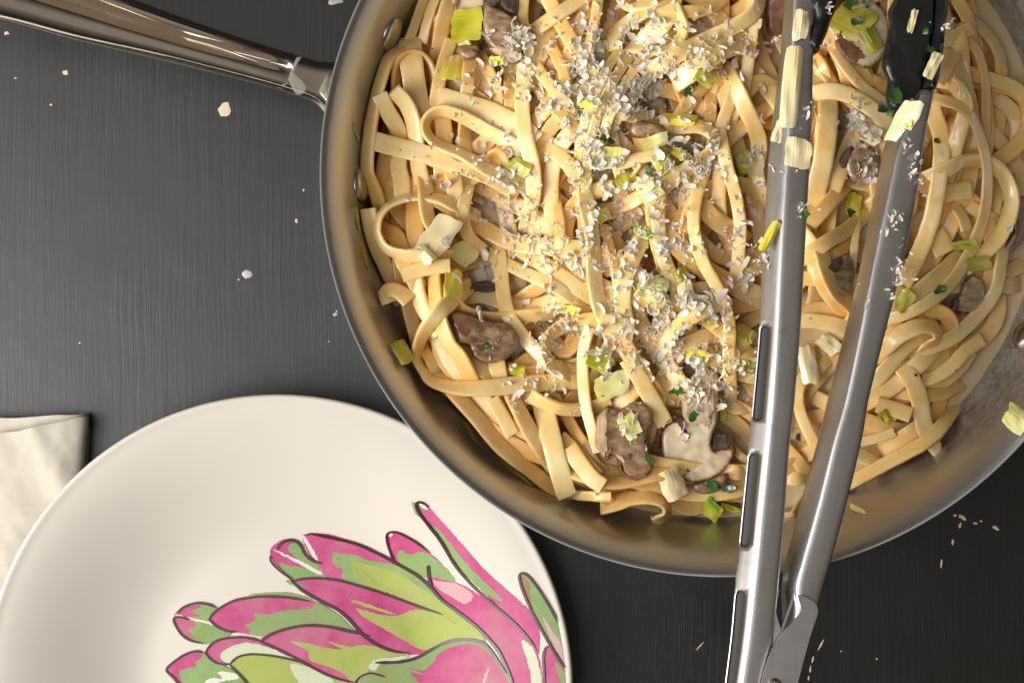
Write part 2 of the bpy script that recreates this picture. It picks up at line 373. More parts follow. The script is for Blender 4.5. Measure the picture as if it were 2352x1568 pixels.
for i, (x, y, rx, ry, an) in enumerate([(770, 4, 18, 7, -.1), (568, 630, 12, 9, .4), (770, 722, 5, 4, 0), (773, 715, 2, 3, 0), (548, 642, 3, 2, 0), (755, 784, 2, 2, 0), (388, 1209, 2, 2, 0), (640, 1135, 2, 1.5, 0)]):
    ol = [tuple(P(a, b, 0)[:2]) for a, b in blob(x, y, rx, ry, an, 12, .25, i + 40)]
    v, f = slab_mesh(ol, 0.0005, lambda a, b: 0.0, 0.001, 0.0008)
    mesh_obj('sauce_drop', v, f, M['dried_sauce'], table)

# ------------------------------------------------------------------ pan
PC = P(1660, 399, ZR); PCX, PCY = PC.x, PC.y
PROF = [(0.0, 0.003), (0.10, 0.003), (0.115, 0.0042), (0.1245, 0.0085), (0.1315, 0.016), (0.1360, 0.026), (0.1395, 0.037), (0.1425, 0.048), (0.1452, 0.0555), (0.1480, 0.0600), (0.1508, 0.0633), (0.1529, 0.0650)]
def smooth_prof(pr, n=6):
    return [tuple(p) for p in catmull(pr, n)]
PIN = smooth_prof(PROF, 6)
PIN_R = np.array([p[0] for p in PIN]); PIN_Z = np.array([p[1] for p in PIN])
def r_in(z): return float(np.interp(z, PIN_Z[8:], PIN_R[8:]))
def z_wall(r): return float(np.interp(r, PIN_R, PIN_Z))
def lathe(name, prof, seg, material, parent, closed_axis=True):
    verts, faces = [], []
    for (r, z) in prof:
        for k in range(seg):
            a = 2 * math.pi * k / seg; verts.append((PCX + r * math.cos(a), PCY + r * math.sin(a), z))
    for i in range(len(prof) - 1):
        for k in range(seg):
            a, b = i * seg + k, i * seg + (k + 1) % seg
            faces.append((a, b, b + seg, a + seg))
    o = mesh_obj(name, verts, faces, material, parent, origin=(PCX, PCY, 0)); return o
pan = empty('saute_pan', (PCX, PCY, 0))
tag(pan, 'wide stainless steel saute pan full of creamy pasta, handle pointing away', 'pan')
out_prof = [(0.1529, 0.0650), (0.1536, 0.0650), (0.1538, 0.0643), (0.1533, 0.0632), (0.1512, 0.0612), (0.1486, 0.0578), (0.1460, 0.0535), (0.1440, 0.046), (0.1420, 0.037), (0.1390, 0.024), (0.1345, 0.013), (0.127, 0.0055), (0.117, 0.001), (0.110, 0.0004), (0.0005, 0.0004)]
body = lathe('pan_body', [(0.0004, 0.003)] + PIN[1:] + out_prof[1:], 192, M['pan_steel'], pan)
fix_normals(body)
def rivet(ang, z, rad, name='rivet'):
    a = math.radians(ang); r = r_in(z); dr = (r_in(z + .003) - r_in(z - .003)) / .006
    nrm = Vector((-math.cos(a), -math.sin(a), dr)).normalized()
    up = Vector((math.cos(a) * dr, math.sin(a) * dr, 1)).normalized(); sd = nrm.cross(up)
    c = Vector((PCX + r * math.cos(a), PCY + r * math.sin(a), z))
    verts, faces = [], []
    rings = [(1.0, -0.0004), (1.0, 0.0005), (0.93, 0.0011), (0.75, 0.0018), (0.45, 0.0023), (0.02, 0.0025)]
    for q, hh in rings:
        for k in range(28):
            t = 2 * math.pi * k / 28; verts.append(c + (sd * math.cos(t) + up * math.sin(t)) * rad * q + nrm * hh)
    for i in range(len(rings) - 1):
        for k in range(28):
            a0, b0 = i * 28 + k, i * 28 + (k + 1) % 28; faces.append((a0, b0, b0 + 28, a0 + 28))
    o = mesh_obj(name, verts, faces, M['rivet_steel'], pan, origin=(PCX, PCY, 0)); fix_normals(o); return o
rivet(155.8, 0.040, 0.0072); rivet(180.9, 0.040, 0.0072); rivet(-26.3, 0.032, 0.0064)

# handle: lofted along its centre line, scooped on top
def build_handle():
    # (centre x, centre y, half width, z of the top) in the drawing grid
    low = [(-420, -45), (-200, 5), (0, 44), (171, 91), (376, 140), (581, 191), (684, 221), (725, 238), (748, 262)]
    top = [(-420, -250), (-200, -190), (0, -110), (200, -40), (444, 50), (581, 96), (684, 128), (735, 141), (775, 142)]
    zs = [.112, .100, .089, .080, .0715, .064, .0585, .056, .0545]
    L = catmull([(a[0], a[1], z) for a, z in zip(low, zs)], 14); T = catmull([(a[0], a[1], z) for a, z in zip(top, zs)], 14)
    N = len(L); verts, faces = [], []
    us = [0, .02, .05, .09, .14, .20, .26, .32, .38, .44, .50, .56, .62, .68, .74, .80, .86, .91, .95, .98, 1]
    nu = len(us)
    for i in range(N):
        s = i / (N - 1); z = L[i][2]
        px = L[i][0]
        depth = 0.0085 * max(0, min(1, (672 - px) / 300)) ** 0.55 if px < 672 else 0
        for u in us:
            x = L[i][0] * (1 - u) + T[i][0] * u; y = L[i][1] * (1 - u) + T[i][1] * u
            e = abs(2 * u - 1)
            crown = -0.0052 * max(0, (e - 0.45) / 0.55) ** 2.2
            g = (u - 0.62) / 0.21
            sc = depth * (math.cos(min(1, abs(g)) * math.pi) * 0.5 + 0.5) ** 0.75
            p = P(x, y, z + crown - sc); verts.append(p)
        for u in us[::-1]:
            x = L[i][0] * (1 - u) + T[i][0] * u; y = L[i][1] * (1 - u) + T[i][1] * u
            e = abs(2 * u - 1); p = P(x, y, z - 0.0062); p.z -= 0.0045 * (1 - e ** 3); verts.append(p)
    m = 2 * nu
    for i in range(N - 1):
        for k in range(m):
            a, b = i * m + k, i * m + (k + 1) % m; faces.append((a, b, b + m, a + m))
    faces.append(tuple(range(m))[::-1]); faces.append(tuple((N - 1) * m + k for k in range(m)))
    o = mesh_obj('handle', verts, faces, M['handle_steel'], pan, origin=(PCX, PCY, 0)); fix_normals(o)
    # flange plate that joins the handle to the pan wall below the rim
    vs_, fs = [], []
    for i, (a, dz) in enumerate([(161.5, 0), (164.5, 0), (167.6, 0), (170.6, 0), (173.5, 0)]):
        for r_, z_ in ((0.1445, .030), (0.1475, .030), (0.1482, .0545), (0.1456, .0545)):
            aa = math.radians(a); vs_.append((PCX + r_ * math.cos(aa), PCY + r_ * math.sin(aa), z_))
    for i in range(4):
        for k in range(4):
            a0, b0 = i * 4 + k, i * 4 + (k + 1) % 4; fs.append((a0, b0, b0 + 4, a0 + 4))
    fs += [(0, 3, 2, 1), (16, 17, 18, 19)]
    fl = mesh_obj('mounting_flange', vs_, fs, M['handle_steel'], o, smooth=False, origin=(PCX, PCY, 0)); fix_normals(fl)
    def zh(x, y): return 0.0596
    for ol, th in (([(686, 132), (679, 137), (663, 180), (645, 192), (655, 197), (668, 178), (681, 150), (692, 133)], .0004), ([(668, 165), (682, 176), (700, 195), (700, 212), (684, 218), (672, 205), (665, 185)], .0002)):
        sm = catmull(ol, 4, True)
        v, f = slab_mesh([tuple(P(a, b, .0595)[:2]) for a, b in sm], th, zh, .001, .0009)
        mesh_obj('cream_smear', v, f, M['smear_film'], o)
build_handle()
# ------------------------------------------------------------------ plate
PLC = P(640, 1581, 0.026); PLR = 0.1187
def z_plate(r):
    if r < 0.055: return 0.0056
    t = min((r - 0.055) / (PLR - 0.0022 - 0.055), 1.0); return 0.0056 + 0.0215 * (0.62 * (t * t * (3 - 2 * t)) + 0.38 * t ** 1.3)
plate = empty('dinner_plate', (PLC.x, PLC.y, 0))
tag(plate, 'round cream dinner plate painted with a pink and green artichoke', 'plate')
def build_plate():
    pr = [(0.0005, 0.0056)] + [(r, z_plate(r)) for r in np.linspace(0.01, PLR - 0.0024, 40)]
    ze = z_plate(PLR)
    pr += [(PLR - 0.0016, ze + 0.0004), (PLR - 0.0008, ze + 0.0003), (PLR - 0.0002, ze - 0.0003), (PLR, ze - 0.0012), (PLR - 0.0004, ze - 0.0023), (PLR - 0.002, ze - 0.0036),
           (0.110, 0.0190), (0.098, 0.0125), (0.086, 0.0065), (0.077, 0.0025), (0.074, 0.0), (0.070, 0.0), (0.068, 0.002), (0.0005, 0.002)]
    seg = 160; verts, faces = [], []
    for (r, z) in pr:
        for k in range(seg):
            a = 2 * math.pi * k / seg; verts.append((PLC.x + r * math.cos(a), PLC.y + r * math.sin(a), z))
    for i in range(len(pr) - 1):
        for k in range(seg):
            a, b = i * seg + k, i * seg + (k + 1) % seg; faces.append((a, b, b + seg, a + seg))
    o = mesh_obj('plate_body', verts, faces, M['plate_glaze'], plate, origin=(PLC.x, PLC.y, 0)); fix_normals(o)
build_plate()
KP = 0.30436
def plate_xy(x, y):
    z = 0.01
    for _ in range(5):
        p = P(x, y, z); r = math.hypot(p.x - PLC.x, p.y - PLC.y); z = z_plate(min(r, PLR))
    if r > PLR - 0.0032:
        k = (PLR - 0.0032) / r; p.x = PLC.x + (p.x - PLC.x) * k; p.y = PLC.y + (p.y - PLC.y) * k
    return (p.x, p.y)
def q(*pts): return [(x + 1509.4, y) for x, y in pts]
def p_(*pts): return list(pts)
LAYER = [0]
def decal(name, outline, material, parent, layer, smooth=3, wob=6.0, seed=0):
    sm = catmull(outline, smooth, True) if smooth else np.array(outline, float)
    sm = resample(np.vstack([sm, sm[:1]]), 9)[:-1]
    sm = wobble([tuple(a) for a in sm], wob, seed)
    ol = [plate_xy(287.1 + x * KP, 1091 + y * KP) for x, y in sm]
    off = 0.000012 * layer
    def zf(x, y): return z_plate(math.hypot(x - PLC.x, y - PLC.y)) + off
    v, f = slab_mesh(ol, 0.00001, zf, 0, 0.0016, bottom=False)
    return mesh_obj(name, v, f, material, parent, origin=(PLC.x, PLC.y, 0))
def ink(parent, pts, wd=19, layer=8):
    c = resample(catmull(pts, 10), 7); n = len(c)
    t = np.gradient(c, axis=0); t /= np.linalg.norm(t, axis=1)[:, None] + 1e-9
    nrm = np.stack([-t[:, 1], t[:, 0]], 1)
    s = np.linspace(0, 1, n); wv = wd * 0.5 * np.minimum(1, np.minimum(s * 9 + .45, (1 - s) * 6 + .22))
    wv = wv * (1 + 0.18 * np.array([noise.noise(Vector((a[0] * .012, a[1] * .012, wd))) for a in c]))
    verts, faces = [], []
    for i in range(n):
        for sg in (-1, 1):
            a = c[i] + nrm[i] * wv[i] * sg; xy = plate_xy(287.1 + a[0] * KP, 1091 + a[1] * KP)
            verts.append((xy[0], xy[1], z_plate(math.hypot(xy[0] - PLC.x, xy[1] - PLC.y)) + 0.000012 * layer))
        if i: faces.append((2*i-2, 2*i-1, 2*i+1, 2*i))
    o = mesh_obj('ink_line', verts, faces, M['paint_ink'], parent, origin=(PLC.x, PLC.y, 0)); fix_normals(o)
    if o.data.polygons[0].normal.z < 0: o.data.flip_normals()
BT = 1760
# name -> base fill (outline, material), washes [(outline, material)], ink strokes
PETALS = [
 # wide pink and pale band sweeping down towards the rim
 (q((800,830),(815,765),(960,795),(1110,865),(1310,1010),(1500,1185),(1605,1340),(1640,1500),(1640,BT),(1440,BT),(1420,1568),(1340,1390),(1150,1150),(890,945)), 'paint_pink',
  [(q((815,770),(950,800),(1090,870),(1110,930),(1050,970),(950,910),(850,850)), 'paint_pale_pink'), (q((1480,1250),(1560,1290),(1605,1400),(1640,1568),(1640,BT),(1570,BT),(1550,1480)), 'paint_pale_green')],
  [(q((775,680),(785,780),(800,850)),22)]),
 # long thin petal
 (q((680,240),(690,205),(740,205),(800,255),(920,390),(1060,545),(1200,705),(1400,885),(1540,1015),(1612,1130),(1622,1240),(1605,1350),(1500,1190),(1250,960),(1020,730),(900,540),(760,350)), 'paint_pink',
  [(q((800,378),(880,430),(1000,585),(1130,735),(1340,935),(1270,925),(1090,795),(975,655),(890,520)), 'paint_green'), (q((655,215),(680,205),(690,260),(720,310),(690,300)), 'paint_green'), (q((705,215),(750,225),(775,260),(735,245)), 'paint_white'),
   (q((1010,735),(1100,790),(1240,930),(1310,1020),(1240,960),(1110,850)), 'paint_white')],
  [(q((780,238),(735,208),(695,207),(690,240),(720,300),(790,390),(850,465),(905,550),(950,630),(1020,730),(1120,840),(1250,960),(1400,1090),(1500,1190),(1570,1280),(1605,1350)),20)]),
 # small petal with rounded tip
 (q((515,650),(480,560),(463,470),(485,430),(560,432),(680,497),(790,580),(905,690),(985,800),(830,790),(700,750)), 'paint_pink',
  [(q((553,645),(545,580),(585,560),(620,595),(740,580),(800,610),(900,690),(985,800),(830,770),(700,755),(600,690)), 'paint_green'), (q((478,440),(505,438),(510,460),(480,462)), 'paint_pale_green')],
  [(q((525,655),(495,590),(470,510),(466,450),(495,428),(560,437),(680,500),(790,582)),15)]),
 # petal along the rim
 (q((1462,760),(1480,735),(1545,770),(1625,870),(1705,1000),(1790,1150),(1850,1290),(1868,1450),(1868,1540),(1740,1350),(1640,1180),(1560,1030),(1495,890)), 'paint_green',
  [(q((1470,760),(1520,780),(1550,830),(1545,900),(1575,1010),(1530,950),(1495,880)), 'paint_brown'), (q((1800,1260),(1845,1290),(1868,1450),(1868,1530),(1810,1420)), 'paint_pink'), (q((1640,1060),(1720,1180),(1790,1290),(1800,1400),(1720,1270)), 'paint_pale_pink')],
  [(q((1850,1290),(1780,1150),(1700,1000),(1620,870),(1545,772),(1490,737),(1464,757),(1475,820),(1505,905),(1560,1030),(1640,1180),(1740,1350),(1865,1535)),17)]),
 (q((1645,1440),(1648,1320),(1685,1285),(1760,1400),(1868,1560),(1868,BT),(1660,BT)), 'paint_pink',
  [(q((1735,1410),(1850,1540),(1860,1640),(1800,1600),(1760,1500)), 'paint_green')], [(q((1662,BT),(1650,1480),(1645,1370),(1660,1305),(1690,1285)),17)]),
 # second-row petal: pink cap, lime heart
 (p_((1338,470),(1390,438),(1520,440),(1640,470),(1760,520),(1910,590),(2040,660),(2210,760),(2310,850),(2390,940),(2510,1030),(2720,1230),(2640,1245),(2400,1045),(2100,955),(1900,870),(1700,805),(1509,770),(1490,665),(1400,620)), 'paint_pink',
  [(p_((1565,640),(1575,580),(1640,595),(1740,600),(1830,640),(1930,655),(2070,690),(2210,770),(2310,855),(2390,945),(2510,1035),(2660,1160),(2720,1245),(2640,1260),(2390,1045),(2110,955),(1910,872),(1700,805),(1640,770),(1640,700),(1600,690)), 'paint_green'),
   (p_((1720,650),(1900,690),(2080,740),(2200,830),(2320,900),(2440,1000),(2660,1165),(2700,1240),(2600,1240),(2390,1040),(2200,985),(1920,870),(1760,800),(1720,740)), 'paint_lime'),
   (p_((1335,450),(1365,470),(1420,560),(1460,640),(1440,640),(1390,570)), 'paint_white')],
  [(p_((1370,452),(1400,441),(1509,460),(1610,482),(1760,522),(1910,590),(2040,660),(2210,760),(2310,850),(2390,940),(2510,1030),(2660,1150),(2790,1290),(2850,1390),(2910,1530),(2960,1700)),22)]),
 # small curled tip beside it
 (p_((1095,590),(1110,540),(1180,488),(1270,480),(1330,515),(1380,605),(1490,668),(1500,740),(1590,772),(1400,778),(1290,792),(1200,730),(1130,660)), 'paint_pink',
  [(p_((1222,545),(1285,505),(1330,530),(1370,610),(1450,670),(1490,735),(1400,690),(1330,650),(1285,610)), 'paint_green'), (p_((1165,658),(1240,680),(1340,695),(1440,720),(1520,770),(1400,776),(1290,788),(1215,735)), 'paint_green'), (p_((1118,558),(1220,598),(1380,672),(1495,742),(1440,738),(1300,660),(1180,598)), 'paint_white')],
  [(p_((1150,560),(1165,525),(1215,492),(1270,490),(1320,520),(1360,595),(1420,645),(1488,664)),19), (p_((1098,600),(1105,650),(1160,710),(1240,770),(1285,805)),16)]),
 # third petal with long pink streaks
 (p_((1255,800),(1400,775),(1509,775),(1640,795),(1800,840),(2000,905),(2180,975),(2385,1045),(2500,1120),(2640,1230),(2520,1240),(2410,1270),(2260,1340),(2150,1350),(2010,1320),(1900,1270),(1800,1200),(1700,1100),(1600,1010),(1509,965),(1400,905)), 'paint_pink',
  [(p_((1750,1000),(1900,1045),(2060,1055),(2200,1010),(2385,1047),(2500,1120),(2650,1180),(2720,1240),(2600,1232),(2480,1235),(2340,1290),(2240,1315),(2100,1240),(1960,1160),(1840,1090),(1790,1060)), 'paint_lime'),
   (p_((1690,935),(1850,975),(2050,1050),(1950,1030),(1800,985)), 'paint_lime'), (p_((1215,795),(1270,790),(1340,830),(1340,850),(1260,830)), 'paint_green')],
  [(p_((1258,803),(1310,785),(1400,775),(1509,778),(1640,798),(1800,843),(1950,890),(2100,945),(2250,1000),(2390,1048)),18), (p_((1255,790),(1330,860),(1400,905),(1509,965),(1600,1010),(1680,1075),(1740,1140),(1800,1205),(1900,1275),(2030,1325),(2155,1340)),21)]),
 # fourth petal, pink over sage
 (p_((632,1080),(700,1008),(820,938),(1000,908),(1200,908),(1380,935),(1509,985),(1620,1060),(1710,1150),(1780,1195),(1640,1160),(1400,1130),(1200,1160),(1060,1210),(950,1200),(850,1185),(760,1170),(690,1135)), 'paint_pink',
  [(p_((905,1125),(980,1095),(985,1040),(1080,1050),(1220,1015),(1400,1005),(1440,960),(1509,985),(1620,1060),(1700,1140),(1760,1190),(1640,1160),(1400,1128),(1200,1155),(1060,1210),(950,1198),(940,1160)), 'paint_green'), (p_((930,900),(1100,882),(1250,888),(1390,925),(1400,940),(1200,905),(1000,908)), 'paint_green')],
  [(p_((632,1085),(670,1035),(740,985),(820,945),(930,922),(1060,912),(1200,917),(1300,930),(1395,950)),19), (p_((632,1082),(690,1135),(770,1172),(850,1180)),15)]),
 # small double tip at the outer side
 (p_((368,1080),(385,1030),(450,985),(550,952),(640,970),(700,1010),(640,1085),(700,1140),(800,1180),(760,1230),(640,1270),(560,1268),(450,1220),(395,1150)), 'paint_green',
  [(p_((385,1060),(400,1030),(460,985),(560,975),(570,995),(505,1025),(570,1060),(480,1065)), 'paint_pink'), (p_((372,1085),(440,1085),(520,1100),(530,1140),(470,1165),(520,1215),(490,1225),(410,1160)), 'paint_pink'), (p_((375,1045),(480,1070),(640,1105),(720,1145),(640,1120),(470,1082)), 'paint_white')],
  [(p_((395,1038),(440,995),(500,970),(560,962),(640,975),(685,1000)),17), (p_((490,1088),(430,1070),(385,1070),(367,1085),(385,1135),(430,1200),(500,1245),(590,1265)),16)]),
 # fifth petal
 (p_((1015,1250),(1060,1200),(1150,1165),(1250,1140),(1400,1120),(1550,1135),(1700,1170),(1800,1200),(1900,1275),(2030,1325),(2155,1345),(2000,1365),(1890,1400),(1860,1460),(1780,1550),(1660,1555),(1500,1490),(1350,1410),(1200,1330),(1100,1285)), 'paint_pink',
  [(p_((1240,1250),(1380,1265),(1520,1300),(1640,1308),(1520,1245),(1680,1290),(1790,1280),(1900,1290),(2040,1330),(2140,1350),(1990,1370),(1890,1405),(1850,1470),(1760,1545),(1700,1545),(1650,1490),(1500,1430),(1390,1390),(1380,1320)), 'paint_lime')],
  [(p_((1018,1255),(1100,1200),(1180,1168),(1280,1142),(1400,1130),(1550,1142),(1700,1175),(1850,1210)),22), (p_((1018,1250),(1100,1285),(1200,1330),(1350,1410),(1500,1490),(1620,1535),(1720,1555),(1745,1550)),18)]),
 # sixth petal with a pale heart
 (p_((605,1340),(640,1290),(690,1245),(780,1220),(900,1213),(1020,1245),(1150,1310),(1290,1390),(1100,1350),(960,1340),(860,1355),(800,1420),(740,1425),(680,1410)), 'paint_pink',
  [(p_((720,1350),(780,1300),(880,1265),(960,1262),(1100,1300),(1200,1350),(1290,1392),(1100,1352),(960,1340),(850,1362),(800,1410),(745,1400)), 'paint_pale_green')],
  [(p_((605,1342),(640,1285),(700,1243),(780,1225),(880,1220),(960,1230),(1045,1258)),17), (p_((605,1335),(650,1385),(710,1418),(800,1425)),16)]),
 # lime petal at the lower edge
 (p_((790,1425),(850,1370),(950,1345),(1100,1352),(1300,1405),(1500,1490),(1680,1560),(1740,1640),(1700,BT),(1020,BT),(940,1580),(870,1500)), 'paint_lime',
  [(p_((1250,1420),(1400,1450),(1560,1530),(1560,1600),(1400,1640),(1300,1540)), 'paint_pale_green')],
  [(p_((788,1425),(850,1370),(950,1347),(1100,1357),(1250,1385),(1380,1420)),17), (p_((790,1425),(870,1500),(930,1568),(990,1660),(1020,BT)),16)]),
 # lowest outer petal
 (p_((308,1465),(350,1410),(420,1365),(520,1325),(595,1335),(660,1400),(760,1440),(830,1480),(920,1580),(980,1700),(860,BT),(560,BT),(440,1640),(380,1560)), 'paint_green',
  [(p_((308,1465),(350,1410),(420,1365),(520,1325),(590,1340),(570,1380),(530,1400),(535,1440),(420,1465),(415,1500),(440,1590),(380,1540),(340,1510)), 'paint_pink'), (p_((600,1560),(660,1525),(740,1530),(700,1480),(830,1490),(860,1530),(760,1545),(680,1568)), 'paint_white')],
  [(p_((585,1335),(540,1325),(470,1342),(390,1390),(315,1462),(370,1520),(420,1580),(520,1700)),19)]),
 # big central petal cut by the picture's lower edge
 (q((340,1455),(375,1415),(560,1405),(700,1372),(820,1305),(930,1255),(1080,1240),(1200,1275),(1290,1385),(1380,1500),(1420,1600),(1440,BT),(220,BT),(240,1550),(290,1510)), 'paint_green',
  [(q((820,1400),(850,1350),(950,1295),(1080,1270),(1180,1290),(1290,1410),(1390,1568),(1430,BT),(760,BT),(720,1568),(640,1490),(760,1500),(600,1440),(740,1470)), 'paint_pink'), (q((330,1450),(380,1390),(600,1360),(650,1345),(560,1395),(420,1420),(380,1470)), 'paint_pale_green'), (q((1190,1568),(1205,1500),(1240,1440),(1225,1520),(1200,1568)), 'paint_pale_pink')],
  [(q((380,1410),(560,1405),(700,1370),(820,1302),(930,1252),(1080,1238),(1200,1272),(1290,1382),(1370,1495)),24), (q((225,1600),(240,1545),(280,1508),(340,1490),(400,1500),(460,1520)),14)]),
]
for i, (base, bm_, washes, strokes) in enumerate(PETALS):
    L0 = 1 + i * 3
    pt = decal('painted_petal', base, M[bm_], plate, L0, 3, 5.0, i)
    for j, (wo, wm) in enumerate(washes):
        decal('colour_wash', wo, M[wm], pt, L0 + 1 + 0.4 * j, 3, 6.0, i * 7 + j + 30)
    for pts, wd in strokes: ink(pt, pts, wd * 1.02, 56 + i * 0.3)

# ------------------------------------------------------------------ napkin
def build_napkin():
    root = empty('cloth_napkin', P(60, 1100, 0))
    tag(root, 'cream cotton napkin folded flat on the table beside the plate', 'napkin')
    def sheet(name, corner, z0, nx, ny, th, seed, lift):
        # corner: 4 drawing-grid corners (tl, tr, br, bl)
        verts, faces = [], []
        for side in (0, 1):
            for j in range(ny + 1):
                for i in range(nx + 1):
                    u, v = i / nx, j / ny
                    a = np.array(corner[0]) * (1 - u) + np.array(corner[1]) * u; b = np.array(corner[3]) * (1 - u) + np.array(corner[2]) * u
                    xy = a * (1 - v) + b * v
                    e = min(u, 1 - u, v, 1 - v); 
                    n = noise.noise(Vector((xy[0] * .012 + seed, xy[1] * .012, seed))) * .0010 + noise.noise(Vector((xy[0] * .04 + seed, xy[1] * .03, seed + 3))) * .0004
                    crease = 0.0
                    rnd = min(1, (1 - u) / 0.10); rr = math.sqrt(max(0, 1 - (1 - rnd) ** 2))
                    top = z0 + (th + n + lift(u, v)) * (0.35 + 0.65 * rr)
                    wob = noise.noise_vector(Vector((xy[0] * .02 + seed, xy[1] * .02, 5))) * 4
                    p = P(xy[0] + wob.x, xy[1] + wob.y, 0.012); p.z = top if side == 0 else z0 + 0.0002
                    verts.append(p)
        m = (nx + 1) * (ny + 1)
        for j in range(ny):
            for i in range(nx):
                a = j * (nx + 1) + i; faces.append((a, a + nx + 1, a + nx + 2, a + 1)); faces.append((m + a, m + a + 1, m + a + nx + 2, m + a + nx + 1))
        def wall(l):
            for a, b in zip(l[:-1], l[1:]): faces.append((a, b, m + b, m + a))
        wall([i for i in range(nx + 1)]); wall([j * (nx + 1) + nx for j in range(ny + 1)]); wall([ny * (nx + 1) + i for i in range(nx, -1, -1)]); wall([j * (nx + 1) for j in range(ny, -1, -1)])
        o = mesh_obj(name, verts, faces, M['napkin_cloth'], root); fix_normals(o)
    sheet('under_fold', [(-420, 985), (192, 951), (203, 1050), (40, 1420)][:2] + [(178, 1285), (-420, 1650)], 0.0003, 60, 50, 0.0052, 3, lambda u, v: 0.003 * u)
    sheet('top_fold', [(-420, 1085), (196, 955), (172, 1275), (-420, 1640)], 0.0062, 70, 60, 0.0045, 9,
          lambda u, v: 0.0016 * math.exp(-((u - .80 - .3 * v) / .05) ** 2) + 0.002 * math.exp(-((u - .72) / .1) ** 2 - ((v - .75) / .2) ** 2) + 0.0015 * u)
build_napkin()
# ------------------------------------------------------------------ height field of the food, so that pieces rest on each other
CELL = 0.001; NG = 320; GX0, GY0 = PCX - NG * CELL / 2, PCY - NG * CELL / 2
gx = GX0 + (np.arange(NG) + .5) * CELL; gy = GY0 + (np.arange(NG) + .5) * CELL
GR = np.hypot(gx[None, :] - PCX, gy[:, None] - PCY)
WALLZ = np.interp(GR, PIN_R, PIN_Z)
def mound(r): return 0.0228 + 0.0078 * np.clip(1 - (r / 0.130) ** 2.2, 0, 1)
SAUCE = mound(GR)
HM = np.maximum(WALLZ, SAUCE)
def hidx(x, y):
    return np.clip(((y - GY0) / CELL).astype(int), 0, NG - 1), np.clip(((x - GX0) / CELL).astype(int), 0, NG - 1)
def hm(x, y):
    j, i = hidx(np.atleast_1d(np.asarray(x, float)), np.atleast_1d(np.asarray(y, float))); return HM[j, i]

def build_sauce():
    verts, faces = [], []; seg = 120; rings = 36
    for i in range(rings + 1):
        r = 0.1375 * i / rings
        for k in range(seg):
            a = 2 * math.pi * k / seg; z = float(mound(r)) + 0.0012 * noise.noise(Vector((r * math.cos(a) * 60, r * math.sin(a) * 60, 2)))
            rr = min(r, r_in(max(z, 0.006)) + .0006)
            verts.append((PCX + rr * math.cos(a), PCY + rr * math.sin(a), z))
    for i in range(rings):
        for k in range(seg):
            a, b = i * seg + k, i * seg + (k + 1) % seg; faces.append((a, b, b + seg, a + seg))
    o = mesh_obj('cream_sauce', verts, faces, M['sauce'], origin=(PCX, PCY, 0))
    tag(o, 'pale cream sauce pooled on the pan floor beneath the pasta', 'sauce', kind='stuff')
build_sauce()

